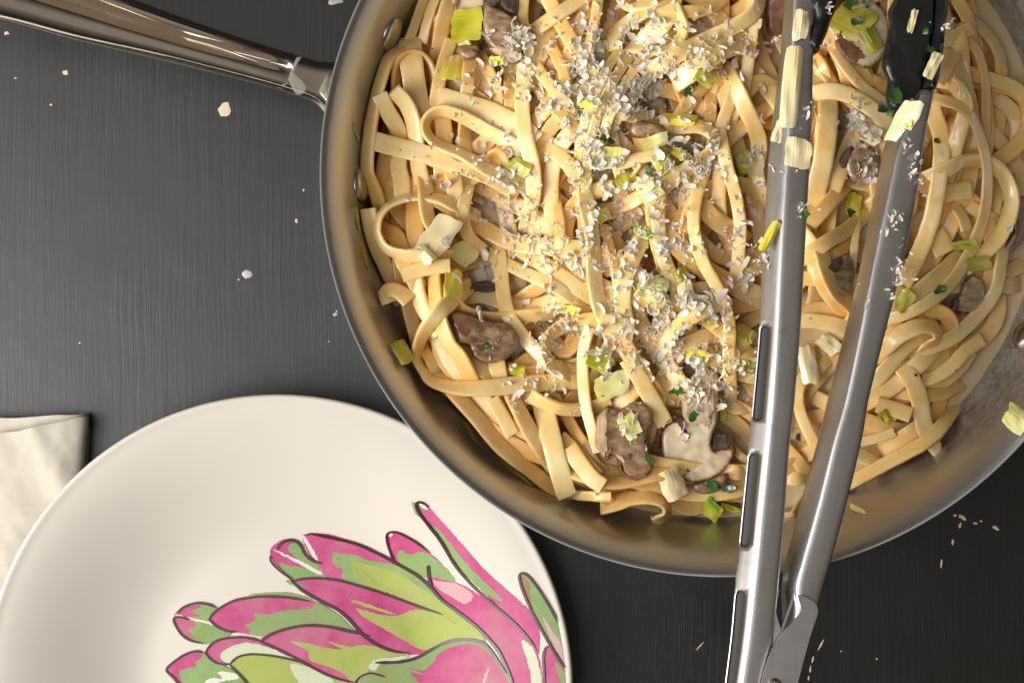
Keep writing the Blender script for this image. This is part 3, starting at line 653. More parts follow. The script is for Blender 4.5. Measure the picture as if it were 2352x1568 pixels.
# ------------------------------------------------------------------ noodles
NCS = 16
def cross_section(wd, th):
    hw, ht = wd / 2, th / 2
    c = []
    for k in range(NCS):
        a = 2 * math.pi * (k + .5) / NCS; ca, sa = math.cos(a), math.sin(a); e = 0.50
        c.append((hw * math.copysign(abs(ca) ** e, ca), ht * math.copysign(abs(sa) ** e, sa)))
    return c
def noodle(name, xy, tilt, wd, th, material, seed, stiff=4.0, fixed_z=None, lift=0.0, sink=0.0):
    """xy: N x 2 world points about 1.6 mm apart; tilt: N radians. Drops the strand on the height field."""
    n = len(xy); r = random.Random(seed)
    T = np.gradient(xy, axis=0); T /= np.linalg.norm(T, axis=1)[:, None] + 1e-9
    S = np.stack([T[:, 1], -T[:, 0]], 1)
    hw = wd / 2
    qs = np.linspace(-1, 1, 7)
    ct, st = np.cos(tilt), np.sin(tilt)
    if fixed_z is None:
        z = np.full(n, -1.0)
        for qv in qs:
            ox = xy[:, 0] + S[:, 0] * qv * hw * ct; oy = xy[:, 1] + S[:, 1] * qv * hw * ct
            z = np.maximum(z, hm(ox, oy) - qv * hw * st)
        z += th / 2
        zm = z.copy()
        for k in (1, 2): zm[k:] = np.maximum(zm[k:], z[:-k]); zm[:-k] = np.maximum(zm[:-k], z[k:])
        kk = int(stiff * 3); ker = np.exp(-0.5 * (np.arange(-kk, kk + 1) / stiff) ** 2); ker /= ker.sum()
        z = np.convolve(np.pad(zm, kk, mode='edge'), ker, mode='valid') - 0.0004 + lift
        if sink:
            d_ = np.minimum(np.arange(n), np.arange(n)[::-1]) * .0016; z = z - sink * np.clip(1 - d_ / .016, 0, 1) ** 2
    else: z = fixed_z
    cs = cross_section(wd, th)
    ph = r.random() * 50
    verts = np.zeros((n, NCS, 3))
    Tz = np.gradient(z, 0.0016)
    for i in range(n):
        t3 = np.array([T[i, 0], T[i, 1], Tz[i]]); t3 /= np.linalg.norm(t3)
        s3 = np.array([S[i, 0], S[i, 1], 0.0]); u3 = np.cross(s3, t3); u3 /= np.linalg.norm(u3)
        if u3[2] < 0: u3 = -u3
        W = s3 * ct[i] + u3 * st[i]; U = u3 * ct[i] - s3 * st[i]
        k = 1 + 0.05 * noise.noise(Vector((i * .11, ph, 0)))
        c0 = np.array([xy[i, 0], xy[i, 1], z[i]])
        for j, (a, b) in enumerate(cs):
            groove = -0.00022 * math.exp(-((a / hw) / .28) ** 2) if b > 0 else 0
            ripple = 0.00016 * noise.noise(Vector((i * .5, j * 2.1, ph)))
            verts[i, j] = c0 + W * (a * k + ripple) + U * (b + groove + ripple)
    if fixed_z is None:
        for qv in np.linspace(-1, 1, 9):
            ox = xy[:, 0] + S[:, 0] * qv * hw * ct; oy = xy[:, 1] + S[:, 1] * qv * hw * ct
            jj, ii = hidx(ox, oy); np.maximum.at(HM, (jj, ii), z + qv * hw * st + th / 2)
    faces = []
    for i in range(n - 1):
        for j in range(NCS):
            a, b = i * NCS + j, i * NCS + (j + 1) % NCS; faces.append((a, b, b + NCS, a + NCS))
    faces.append(tuple(range(NCS))); faces.append(tuple((n - 1) * NCS + j for j in range(NCS))[::-1])
    vv = verts.reshape(-1, 3); org = (xy[n // 2, 0], xy[n // 2, 1], float(z[n // 2]))
    o = mesh_obj(name, vv, faces, material, origin=org); return o

def filler(i, n_edge):
    r = random.Random(1000 + i)
    step = 0.0016; edge = i < n_edge
    L = r.uniform(.14, .27); n = int(L / step)
    if edge:
        rad = r.uniform(.092, .128); a = r.uniform(0, 2 * math.pi); x, y = PCX + rad * math.cos(a), PCY + rad * math.sin(a); h = a + math.pi / 2 * r.choice((-1, 1)) + r.uniform(-.25, .25)
    else:
        rad = .118 * math.sqrt(r.random()); a = r.uniform(0, 2 * math.pi); x, y = PCX + rad * math.cos(a), PCY + rad * math.sin(a)
        h = r.gauss(math.pi / 2, .8) if r.random() < .6 else r.uniform(0, 2 * math.pi)
    kap = r.uniform(-1, 1) * 18; pts = []; tl = []; tilt = r.gauss(0, .35)
    for k in range(n):
        pts.append((x, y)); tl.append(max(-1.15, min(1.15, tilt)))
        kap += r.gauss(0, 1) * 5; kap *= 0.985; kap = max(-75, min(75, kap)); tilt += r.gauss(0, .035); tilt *= .99
        dx, dy = x - PCX, y - PCY; rr = math.hypot(dx, dy)
        lim = 0.124
        if rr > lim:
            inward = math.atan2(-dy, -dx); d = (inward - h + math.pi) % (2 * math.pi) - math.pi
            h += max(-.10, min(.10, d * (rr - lim) / .014 * .5))
        h += kap * step
        x += math.cos(h) * step; y += math.sin(h) * step
        if math.hypot(x - PCX, y - PCY) > .1335: break
    if len(pts) < 25: return filler(i + 5000, n_edge)
    return np.array(pts), np.array(tl)
N_FILL = 120
for i in range(N_FILL):
    xy, tl = filler(i, 34)
    kk = np.ones(9) / 9
    for d in (0, 1): xy[:, d] = np.convolve(np.pad(xy[:, d], 4, mode='edge'), kk, mode='valid')
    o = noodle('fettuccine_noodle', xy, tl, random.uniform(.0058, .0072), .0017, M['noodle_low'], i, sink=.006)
    tag(o, 'buried fettuccine strand low in the tangle, mostly covered by other strands', 'noodle', 'buried fettuccine strands')

# strands lying round the edge of the heap along the near and lower wall
for i in range(13):
    r = random.Random(500 + i); a0 = math.radians(r.uniform(186, 262)); da = math.radians(r.uniform(26, 52)); r0, r1 = r.uniform(.116, .1315), r.uniform(.112, .1315)
    t = np.linspace(0, 1, int(da * .125 / .0016)); aa = a0 + da * t; rr = r0 + (r1 - r0) * t + .003 * np.sin(t * 5 + i)
    xy = np.stack([PCX + rr * np.cos(aa), PCY + rr * np.sin(aa)], 1)
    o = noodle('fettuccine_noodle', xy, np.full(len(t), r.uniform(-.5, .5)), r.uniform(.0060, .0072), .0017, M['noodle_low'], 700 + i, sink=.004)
    tag(o, 'shaded fettuccine strand curving along the lower wall at the heap edge', 'noodle', 'fettuccine strands along the lower pan wall')

# strands seen one by one, bottom to top: (crop, [(x, y, tilt deg)], width in crop px, label)
def N(c, pts, wd, label, low=False, lift=0): return (c, pts, wd, label, low, lift)
TR = [
 # -- edge of the heap along the near wall
 N('A',[(800,400,40),(640,600,45),(560,850,45),(510,1100,40),(540,1350,40),(620,1568,40),(660,1750,35)],120,'shaded strand hugging the pan wall between the two handle rivets',1),
 N('A',[(1000,-40,20),(930,150,20),(860,350,10)],85,'short cut strand end just beneath the upper handle rivet',1),
 N('A',[(1090,-40,20),(1010,180,20),(965,360,10)],85,'cut strand end next to the one beneath the upper handle rivet',1),
 N('A',[(1170,60,30),(1120,220,30),(1090,380,30),(1040,520,20)],80,'shaded strand running down from the brown mushroom at the top edge',1),
 N('A',[(760,720,60),(780,540,70),(890,450,72),(1000,500,72),(1050,620,70),(1040,780,60),(1000,880,50)],100,'strand standing in a narrow arch in the shade near the handle',1),
 N('A',[(1190,330,15),(1130,520,15),(1090,700,10),(1070,850,10),(1100,1000,10)],110,'strand descending past the browned leek piece',1),
 N('A',[(880,480,0),(900,650,0),(930,850,0),(960,1000,5)],190,'wide strand lying inside the narrow arch near the handle',1),
 N('A',[(1330,480,15),(1320,640,15),(1300,800,10)],110,'strand standing below the yellow leek cube',1),
 N('D',[(560,90,20),(600,330,30),(680,520,30),(750,680,30),(800,820,30)],100,'strand with a torn tip leaning on the wall beside the thin loop',1),
 N('D',[(780,300,10),(800,600,15),(860,850,15),(920,1080,10)],120,'straight strand dropping under the thin loop towards the wall',1),
 N('D',[(900,600,25),(950,800,25),(1040,960,20),(1100,1050,20)],90,'shaded strand next to the cut end below the thin loop',1),
 N('D',[(640,840,0),(655,770,15),(715,715,30),(790,725,30),(880,800,20)],85,'short curled strand stub against the pan wall',1),
 N('D',[(900,20,0),(900,200,0),(925,400,0)],150,'broad flat strand seen through the thin loop',1),
 N('D',[(690,260,10),(760,300,10),(820,480,10),(900,620,10)],140,'flat strand passing below the thin loop',1),
 N('D',[(1050,580,40),(1070,780,40),(1110,950,40),(1170,1120,35),(1260,1230,35),(1330,1380,20)],85,'thin strand running down inside the large teardrop loop',1),
 N('D',[(960,1130,20),(1030,1250,20),(1080,1350,20),(1120,1430,20)],90,'shaded strand within the large teardrop loop',1),
 N('D',[(1520,1180,0),(1545,1300,0),(1570,1420,0)],140,'broad flat strand below the dark gilled mushroom',1),
 N('G',[(60,150,35),(220,330,35),(400,545,35),(600,710,35),(770,850,30)],110,'long strand following the near pan wall at the bottom of the heap',1),
 N('G',[(330,180,0),(420,340,0),(490,470,0)],115,'short flat strand with square cut end above the sauce puddle',1),
 N('G',[(470,140,35),(540,270,35),(630,440,25),(720,580,20)],95,'strand slanting from the teardrop loop to the wide flat strand',1),
 N('G',[(860,230,10),(970,420,15),(1060,560,15),(1130,680,10),(1220,760,10)],95,'pale strand left of the bright vertical strand',1),
 N('G',[(940,740,40),(1100,800,50),(1250,830,50),(1400,820,50),(1620,770,40)],90,'strand curving beneath the two mushrooms',1),
 N('G',[(1150,860,0),(1200,920,0),(1250,1000,0)],100,'small flat strand end sunk in the sauce',1),
 N('G',[(1300,985,30),(1420,950,45),(1560,945,50),(1660,985,60),(1690,1060,60),(1640,1120,50)],85,'curled strand half sunk in sauce by the lower wall',1),
 N('G',[(890,900,20),(1000,930,20),(1100,930,10),(1250,930,0)],85,'strand awash in sauce under the cut ends',1),
 N('G',[(860,480,5),(960,580,5),(1060,680,0),(1150,780,0)],120,'short flat strand under the stubby glossy end',1),
 N('G',[(930,560,0),(1020,690,5),(1110,800,5),(1195,860,0)],135,'stubby glossy strand with cut end above the sauce',0),
 N('G',[(715,180,0),(775,430,0),(840,690,0),(915,940,0)],165,'wide straight strand with square cut end reaching down to the sauce',0),
 # -- middle zone, lower layer
 N('A',[(1480,560,20),(1540,700,20),(1560,850,20),(1590,1000,20)],95,'strand in a dark gap beneath the mushroom at the top',1),
 N('A',[(1640,620,10),(1650,800,10),(1640,960,10)],100,'strand behind the mushroom scattered with cheese',1),
 N('A',[(1480,1260,60),(1530,1210,65),(1590,1230,65),(1610,1320,60)],70,'tiny curled strand in the dark hollow by the olive leek',1),
 N('A',[(1180,1300,0),(1210,1440,0),(1235,1600,0)],135,'broad strand under the long slanting strand',1),
 N('A',[(1000,1330,10),(1000,1450,10),(990,1600,10)],85,'short strand seen below the slanting flat strand',1),
 N('A',[(1110,880,10),(1130,1050,5),(1120,1250,5)],140,'strand seen through the long fold beside the handle',1),
 N('B',[(560,380,10),(440,560,10),(340,780,15),(260,1010,15),(220,1250,15),(215,1480,10)],80,'first of the parallel strands sweeping down through the cheese',0),
 N('B',[(640,430,10),(510,620,10),(410,820,15),(330,1040,15),(290,1280,10),(280,1500,10)],80,'second of the parallel strands sweeping down through the cheese',0),
 N('B',[(720,470,15),(600,650,15),(500,840,15),(430,1010,15),(400,1150,10)],85,'third of the parallel strands sweeping down through the cheese',0),
 N('B',[(830,520,15),(720,670,15),(620,800,15),(540,920,10)],85,'fourth of the parallel strands sweeping down through the cheese',0),
 N('B',[(40,420,10),(110,600,10),(120,760,15),(60,900,20)],95,'strand under cheese beside the upper mushroom',1),
 N('B',[(-30,760,10),(60,880,10),(160,980,10),(210,1060,10)],105,'strand crossing toward the parallel strands',1),
 N('B',[(-10,1170,5),(100,1250,5),(220,1400,5)],120,'strand dipping into the shade left of the parallel strands',1),
 N('B',[(1260,760,10),(1250,900,10),(1240,1060,10)],110,'strand standing beside the yellow leek near the heap centre',1),
 N('B',[(1480,820,5),(1560,700,5),(1640,640,5),(1740,680,5)],120,'pale strand tucked against the tong arm near the top',1),
 N('B',[(1380,640,0),(1300,600,0),(1160,600,0)],120,'strand under the wide cheese-topped strand',1),
 N('E',[(60,60,10),(80,200,10),(70,360,10),(60,480,10)],85,'strand in brown shade below the cheese clump',1),
 N('E',[(230,20,10),(250,160,15),(260,330,15),(300,560,15)],80,'strand running beside the thin bright strand',1),
 N('E',[(-60,500,0),(100,610,0),(230,700,0),(340,770,0)],130,'flat strand slanting beneath the cheese curl',1),
 N('E',[(420,200,20),(470,400,20),(510,600,20),(520,700,20)],75,'slim strand between the two bright descending strands',1),
 N('E',[(940,330,0),(1100,470,0),(1300,600,0),(1480,690,0),(1660,770,0)],165,'wide flat strand slanting down to the tong arm',1),
 N('E',[(1180,60,0),(1280,160,0),(1420,240,0)],150,'flat strand behind the cheese curl near the tong arm',1),
 N('E',[(1640,520,0),(1500,620,0),(1350,680,0),(1180,690,0)],100,'strand beneath the wide flat strand by the tong arm',1),
 N('E',[(1380,620,5),(1260,780,10),(1150,830,10),(1050,860,10)],110,'strand curving beneath the descending strands',1),
 N('E',[(1650,1180,10),(1520,1230,15),(1420,1240,15),(1330,1220,10)],90,'strand sliding under the slotted tong arm',1),
 N('E',[(0,1090,20),(100,1180,25),(180,1130,35),(220,1060,35)],85,'strand in shade under the curled strand',1),
 N('E',[(-20,1240,0),(80,1330,0),(230,1380,0)],160,'broad shaded strand below the curled strand',1),
 # -- right-hand side, lower layers
 N('C',[(330,460,20),(430,600,20),(480,720,15)],115,'strand between the tong arms next to the left silicone tip',1),
 N('C',[(500,470,10),(545,600,10),(570,720,10)],105,'strand between the tong arms below the leek topped mushroom',1),
 N('C',[(390,600,30),(360,520,40),(330,470,40)],90,'short strand curling from the slotted tong arm',1),
 N('C',[(700,610,0),(800,650,0),(900,690,0)],110,'pale flat strand by the scalloped silicone pad',1),
 N('C',[(470,400,10),(560,545,10),(680,680,10),(820,790,10),(900,880,10)],95,'strand with blunt tip slanting between the tong arms',0),
 N('C',[(640,1000,0),(570,1180,0),(500,1350,0),(440,1520,0)],140,'shaded strand slanting down between the tong arms',1),
 N('C',[(410,830,5),(395,1040,0),(370,1280,0),(320,1530,0)],165,'wide upright strand between the tong arms',0),
 N('C',[(290,740,5),(420,720,5),(560,750,5),(720,840,5),(890,990,5)],135,'broad strand arching across between the tong arms',0),
 N('C',[(1380,20,0),(1480,150,0),(1560,320,10)],110,'strand below the pan wall at the upper corner',1),
 N('C',[(1540,225,0),(1430,290,0),(1300,350,0)],115,'cut strand end poking out beside the silicone pad',0),
 N('C',[(1480,330,0),(1580,430,20),(1640,620,25),(1655,850,20),(1650,1050,20),(1610,1230,20)],85,'outer upright strand nearest the stained wall',1),
 N('C',[(1440,400,20),(1450,600,25),(1510,800,25),(1560,1000,25),(1570,1200,20)],75,'upright strand second from the stained wall',1),
 N('C',[(1340,480,20),(1400,640,25),(1460,850,25),(1450,1080,25),(1420,1300,20)],75,'upright strand third from the stained wall',1),
 N('C',[(1260,650,40),(1340,690,45),(1400,780,45),(1430,900,40),(1380,1150,30),(1350,1330,20)],80,'upright strand fourth from the stained wall',1),
 N('C',[(1400,420,0),(1340,530,0),(1270,650,0)],125,'flat strand end beside the silicone pad, below the cut tip',0),
 N('F',[(1500,-20,10),(1550,60,10),(1640,110,10),(1740,150,10)],110,'flat strand under the crossing loops',1),
 N('F',[(1420,60,20),(1480,140,15),(1510,240,10)],95,'short strand end above the reddish crumb',1),
 N('F',[(1250,260,5),(1300,340,5),(1340,420,0)],180,'broad shaded strand beneath the cut end on the far side',1),
 N('C',[(1280,1530,0),(1400,1510,0),(1540,1490,0)],140,'flat cut end lying under the crossing loops',0),
 N('C',[(1230,900,20),(1275,1080,15),(1270,1330,15),(1245,1560,15),(1215,1760,15),(1130,2000,20),(1020,2190,20)],135,'thick strand bowing alongside the plain tong arm',0),
 N('F',[(1490,420,0),(1350,540,0),(1190,660,0),(1060,770,0)],135,'flat cut strand slanting over the small round mushroom',0),
 N('C',[(1300,1350,20),(1450,1280,45),(1640,1280,50),(1790,1370,50),(1860,1530,45),(1840,1700,40),(1740,1890,35),(1590,2030,25)],95,'outer loop crossing behind the longest bright strand',0),
 N('C',[(1220,790,25),(1400,880,30),(1530,1020,30),(1620,1200,30),(1665,1400,30),(1660,1600,25),(1620,1780,20),(1540,1980,15),(1400,2190,10),(1220,2350,10),(1040,2450,10),(870,2510,10)],105,'longest bright strand sweeping in a bow from one tong arm around and back',0),
 N('F',[(1240,870,30),(1330,900,40),(1390,980,40),(1400,1060,30)],85,'short bent strand above the lower bow of strands',1),
 N('F',[(1550,1180,10),(1470,1310,15),(1330,1430,15),(1180,1490,10)],95,'shaded strand under the glossy yellow cut end',1),
 N('F',[(1400,1480,10),(1300,1520,10),(1150,1530,10),(960,1510,10)],110,'lowest strand above the stained wall',1),
 N('F',[(1390,1200,10),(1280,1280,10),(1150,1320,10)],120,'short strand under the lower bow',1),
 N('F',[(1640,1090,0),(1500,1180,10),(1370,1310,20),(1230,1390,25),(1150,1400,20)],115,'glossy yellow strand with square cut end near the wall rivet',0),
 N('F',[(1770,520,30),(1730,720,25),(1600,900,15),(1420,1060,10),(1230,1150,10),(1080,1190,10)],125,'smooth strand bowing close to the wall rivet',0),
 N('F',[(1160,1250,5),(1020,1380,5),(900,1480,0),(760,1568,0)],150,'broad strand emerging from under the plain tong arm',1),
 N('F',[(980,1290,0),(1060,1400,0),(1130,1568,0),(1160,1720,5),(1195,1870,5)],150,'orange-tinted strand dropping to the lower wall',0),
 N('F',[(800,1420,10),(900,1290,10),(1020,1150,10),(1170,1040,10),(1270,1080,20)],130,'folded strand lower layer beside the plain tong arm',0),
 N('F',[(840,1180,10),(960,1060,15),(1110,990,20),(1220,1000,40),(1260,1070,55),(1200,1150,40)],95,'folded strand upper layer beside the plain tong arm',0),
 N('F',[(250,210,0),(340,120,0),(470,-20,0)],130,'flat strand between the tong arms above the wide pair',1),
 N('F',[(380,520,0),(470,430,0),(600,340,0)],100,'lower of the wide pair between the tong arms',1),
 N('F',[(240,440,0),(400,330,0),(540,250,0),(680,150,0)],125,'upper of the wide pair between the tong arms',0),
 N('F',[(600,560,10),(620,380,10),(650,220,10)],65,'narrow upright strand leaning on the plain tong arm',0),
 N('F',[(300,480,20),(350,620,25),(440,750,25),(560,850,20)],80,'outer of two thin bent strands between the tong arms',1),
 N('F',[(370,440,20),(400,580,25),(480,720,25),(580,790,20)],75,'inner of two thin bent strands between the tong arms',1),
 N('F',[(180,940,0),(340,950,0),(540,990,0)],125,'crosswise flat strand between the tong arms',0),
 N('F',[(200,1450,0),(330,1330,0),(450,1240,0)],110,'shaded strand lower between the tong arms',1),
 N('H',[(1010,0,10),(960,140,10),(985,300,10),(1070,480,10)],95,'strand dangling in the narrow gap between the tong arms',0),
 N('H',[(860,560,0),(930,640,0),(1040,760,0)],110,'short strand low in the gap between the tong arms',1),
 N('H',[(860,800,0),(940,810,0),(1040,800,0)],120,'crosswise strand low in the gap between the tong arms',1),
 N('H',[(800,990,0),(900,960,0),(990,960,0)],80,'last strand before the pan wall between the tong arms',1),
 N('H',[(820,1090,20),(900,1080,20),(960,1020,20)],60,'thin strand edge against the lower wall between the tong arms',1),
 N('H',[(380,740,0),(480,760,0),(580,770,0)],120,'strand vanishing under the slotted tong arm by the large mushroom',1),
 N('H',[(440,560,10),(520,640,10),(600,680,10)],70,'thin strand between the large mushroom and the slotted tong arm',1),
 N('H',[(390,220,20),(460,260,20),(580,260,10)],100,'strand under cheese between mushroom stem and slotted tong arm',1),
 N('H',[(1840,310,0),(1700,260,0),(1580,230,0)],130,'flat cut end beside the plain tong arm, lower side',1),
 N('H',[(1870,420,0),(1740,510,0),(1600,600,0)],135,'glossy flat strand above the rod-like strand',1),
 N('H',[(1710,440,0),(1590,490,0),(1430,530,0)],80,'slim cut end pointing away from the plain tong arm',0),
 N('H',[(1590,700,0),(1490,640,0),(1380,590,0)],115,'blunt yellow cut end beside the plain tong arm',0),
 N('H',[(2110,350,50),(1960,480,50),(1750,620,50),(1550,740,50),(1350,860,50)],110,'rod-like straight strand lying along the lower far wall',0),
 # -- upper layer of the heap
 N('A',[(640,775,0),(700,900,0),(770,1020,0),(790,1150,0),(775,1300,0),(800,1430,0),(815,1600,0)],135,'strand with square cut tip under the slanting flat strand near the wall',0),
 N('A',[(745,745,25),(835,830,30),(890,950,30),(915,1100,25),(925,1250,20),(965,1450,20)],105,'bent strand right behind the square cut tip near the wall',0),
 N('A',[(600,1130,0),(900,1200,5),(1200,1290,5),(1500,1390,5),(1720,1510,5)],155,'long flat strand slanting inward from the wall, with square cut end',0),
 N('A',[(1090,775,0),(1300,835,0),(1500,900,5),(1720,1020,10),(1850,1130,10)],180,'widest flat strand with cheese at its cut end near the handle side',0),
 N('A',[(1760,1200,20),(1500,1050,40),(1270,925,50),(1100,880,60),(995,950,65),(1000,1060,62),(1100,1150,55),(1270,1220,50),(1470,1340,40),(1690,1430,25),(1820,1500,20)],110,'strand doubled back in a tight hairpin fold near the handle side',0),
 N('B',[(-110,500,10),(-40,620,10),(60,760,10),(150,880,10)],100,'strand beginning at the cheese beside the upper mushroom',0),
 N('A',[(1760,-30,10),(1750,150,10),(1790,330,10),(1800,480,10)],85,'bright strand rising past the upper mushroom to the top edge',0),
 N('A',[(1760,560,15),(1740,800,15),(1760,1050,10),(1820,1300,10),(1830,1500,10),(1800,1650,10)],130,'upright strand left of the parallel strands',0),
 N('B',[(-40,190,30),(100,100,30),(220,20,30),(340,-60,30)],85,'strand angling up to the top edge left of the cheese',0),
 N('B',[(380,-30,10),(360,120,10),(330,260,10),(300,420,10)],85,'strand beneath the first cheese clump at the top',0),
 N('B',[(500,420,30),(500,320,35),(560,230,35),(680,140,30),(820,60,20),(900,-40,20)],110,'strand bending through the top cheese clump',0),
 N('B',[(950,-40,10),(930,90,10),(860,210,10),(740,330,10)],170,'broad orange strand at the top edge of the heap',0),
 N('B',[(560,-30,40),(620,60,45),(760,60,45),(900,0,40)],75,'strand arching along the top edge',0),
 N('B',[(1000,150,50),(1035,260,60),(970,370,62),(850,410,55),(740,380,40)],85,'strand hooked round a dark hole near the top',0),
 N('B',[(1020,120,15),(1150,110,15),(1280,60,20),(1380,-40,20)],110,'strand beneath cheese at the top between the hook and tongs',0),
 N('B',[(1570,-40,10),(1575,200,10),(1555,450,10),(1520,700,10),(1440,900,10)],100,'straight strand parallel to the slotted tong arm at the top',0),
 N('B',[(1650,-40,35),(1600,100,35),(1440,220,30),(1250,310,20),(1060,410,15),(900,500,15)],85,'strand sweeping from the top edge down across the cheese',0),
 N('B',[(1400,380,0),(1280,440,0),(1160,540,0),(1060,600,5)],180,'wide cheese-topped strand near the tong arm',0),
 N('B',[(1440,690,30),(1390,840,15),(1340,990,10),(1290,1130,10)],105,'left leg of the inverted V of strands near the tong arm',0),
 N('B',[(1440,690,40),(1510,850,15),(1600,1010,5),(1640,1150,5),(1610,1330,20),(1640,1500,30)],125,'right leg of the inverted V of strands near the tong arm',0),
 N('B',[(1010,1000,15),(1170,1000,30),(1280,1080,45),(1265,1190,45),(1140,1290,35),(980,1390,20),(860,1490,15)],110,'strand turning in a smooth hook at the heap centre',0),
 N('B',[(1330,1100,10),(1350,1230,10),(1390,1400,10),(1450,1568,10),(1480,1780,10),(1470,2010,10),(1460,2130,10)],105,'strand running beside the tong arm through the cheese',0),
 N('B',[(520,1310,0),(660,1260,0),(800,1225,0)],95,'short cut strand among the central leeks',0),
 N('D',[(1240,60,40),(1090,0,55),(900,-15,65),(730,40,68),(635,150,68),(625,280,68),(690,390,65),(810,440,55),(980,450,40),(1120,450,30)],105,'thin round loop standing out near the pan wall',0),
 N('D',[(990,-30,30),(1000,110,40),(1040,210,40),(1120,290,30)],85,'strand dropping into the thin round loop',0),
 N('D',[(805,600,0),(920,560,0),(1050,530,0),(1180,520,0)],115,'flat cut strand below the thin round loop',0),
 N('D',[(1290,760,5),(1420,750,15),(1580,800,20),(1760,850,25),(1960,800,30),(2080,760,30)],95,'strand arching over the small dark mushroom piece',0),
 N('D',[(1200,790,30),(1280,870,50),(1420,915,55),(1600,925,50),(1800,905,40)],85,'strand sagging between the leek stick and the bright strand',0),
 N('D',[(1200,790,20),(1070,920,35),(975,1050,50),(920,1200,60),(940,1330,62),(1050,1420,55),(1250,1470,35),(1500,1465,15),(1750,1440,5),(1960,1430,5),(2130,1420,5)],135,'strand making the large teardrop loop at the lower heap edge',0),
 N('G',[(620,150,30),(740,215,45),(900,265,45),(1080,255,40),(1260,200,30)],90,'strand sagging under the end of the teardrop loop',0),
 N('D',[(1300,-20,10),(1275,130,15),(1320,280,25),(1450,400,25),(1700,540,20),(1960,670,15),(2110,760,10)],110,'strand passing over the white leek and slanting down the heap',0),
 N('D',[(1570,500,5),(1590,700,5),(1625,880,5),(1730,1050,10),(1840,1170,20),(1960,1290,20)],120,'bright strand beside the dark gilled mushroom',0),
 N('.',[(1375,735,10),(1310,742,30),(1260,775,50),(1255,825,55),(1290,850,40)],34,'curled strand crusted with cheese below the centre',0),
 N('E',[(720,310,10),(640,460,5),(575,640,0),(565,820,0),(590,950,0)],140,'pale strand under cheese leading down to the folded flap',0),
 N('E',[(850,-60,0),(840,130,0),(855,340,0),(910,520,5),(1010,700,10)],115,'bright strand descending from the heap centre',0),
 N('E',[(1180,-160,5),(1130,0,5),(1110,170,10),(1135,340,20),(1200,510,20),(1280,650,10),(1350,800,0),(1400,1000,0),(1400,1230,0),(1430,1480,0)],105,'long bright strand wandering down beside the tong arm',0),
 N('E',[(290,60,20),(330,300,30),(340,560,30),(370,780,25),(430,930,15)],80,'thin bright strand dusted with cheese left of centre',0),
 N('E',[(1230,850,25),(1080,930,40),(960,1020,45),(920,1120,40),(1010,1150,20),(1160,1090,10)],90,'hooked strand above the yellow leek in the lower heap',0),
 N('E',[(390,960,0),(500,990,0),(650,1020,15)],170,'folded flap of strand with torn edge at the lower heap',0),
 N('E',[(300,1000,15),(255,1200,15),(255,1400,15),(275,1600,15),(320,1780,15),(370,1970,10)],95,'bright vertical strand ending above the stubby glossy end',0),
 N('E',[(600,1240,5),(700,1400,5),(820,1600,5),(905,1760,0)],140,'strand with cut tip pointing at the large mushroom slice',0),
]
for i, (c, pts, wd, label, low, lift) in enumerate(TR):
    k = 1.0 if c == '.' else K
    pp = np.array([(*cv(c, x, y), math.radians(t)) for x, y, t in pts])
    cut = any(k_ in label for k_ in ('cut', 'stub', 'tip', 'end', 'flap', 'blunt'))
    if not cut:
        e0 = pp[0] + (pp[0] - pp[1]) * min(1.0, 62 / (np.linalg.norm((pp[0] - pp[1])[:2]) + 1e-6)); e1 = pp[-1] + (pp[-1] - pp[-2]) * min(1.0, 62 / (np.linalg.norm((pp[-1] - pp[-2])[:2]) + 1e-6))
        e0[2], e1[2] = pp[0][2], pp[-1][2]
        pp = np.vstack([e0[None], pp, e1[None]])
    sm = resample(catmull(pp, 14), 9.6)
    sgn = 1 if i % 2 else -1
    wm = wd * k * MPX * 1.02
    tm = np.array(sm[:, 2]) * sgn
    # traced width is the projected one for flat strands; tilted strands keep the pasta's own width
    mt = float(np.mean(np.abs(tm)))
    if mt > 0.35: wm = 0.0068
    zg = np.full(len(sm), 0.042)
    for it in range(2):
        xy = np.array([P(a, b, zz)[:2] for (a, b), zz in zip(sm[:, :2], zg)])
        rr = np.hypot(xy[:, 0] - PCX, xy[:, 1] - PCY); lim = 0.1375
        f = np.where(rr > lim, lim / rr, 1.0); xy = np.stack([PCX + (xy[:, 0] - PCX) * f, PCY + (xy[:, 1] - PCY) * f], 1)
        zg = np.minimum(hm(xy[:, 0], xy[:, 1]) + .002, .062); zg = np.full(len(sm), float(np.mean(zg)))
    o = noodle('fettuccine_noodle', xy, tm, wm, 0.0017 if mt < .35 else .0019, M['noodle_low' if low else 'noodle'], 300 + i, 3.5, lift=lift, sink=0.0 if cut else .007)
    tag(o, label, 'noodle', 'visible fettuccine strands in the pan')
print('heap top', HM[GR < .12].max(), 'mean', HM[GR < .11].mean())
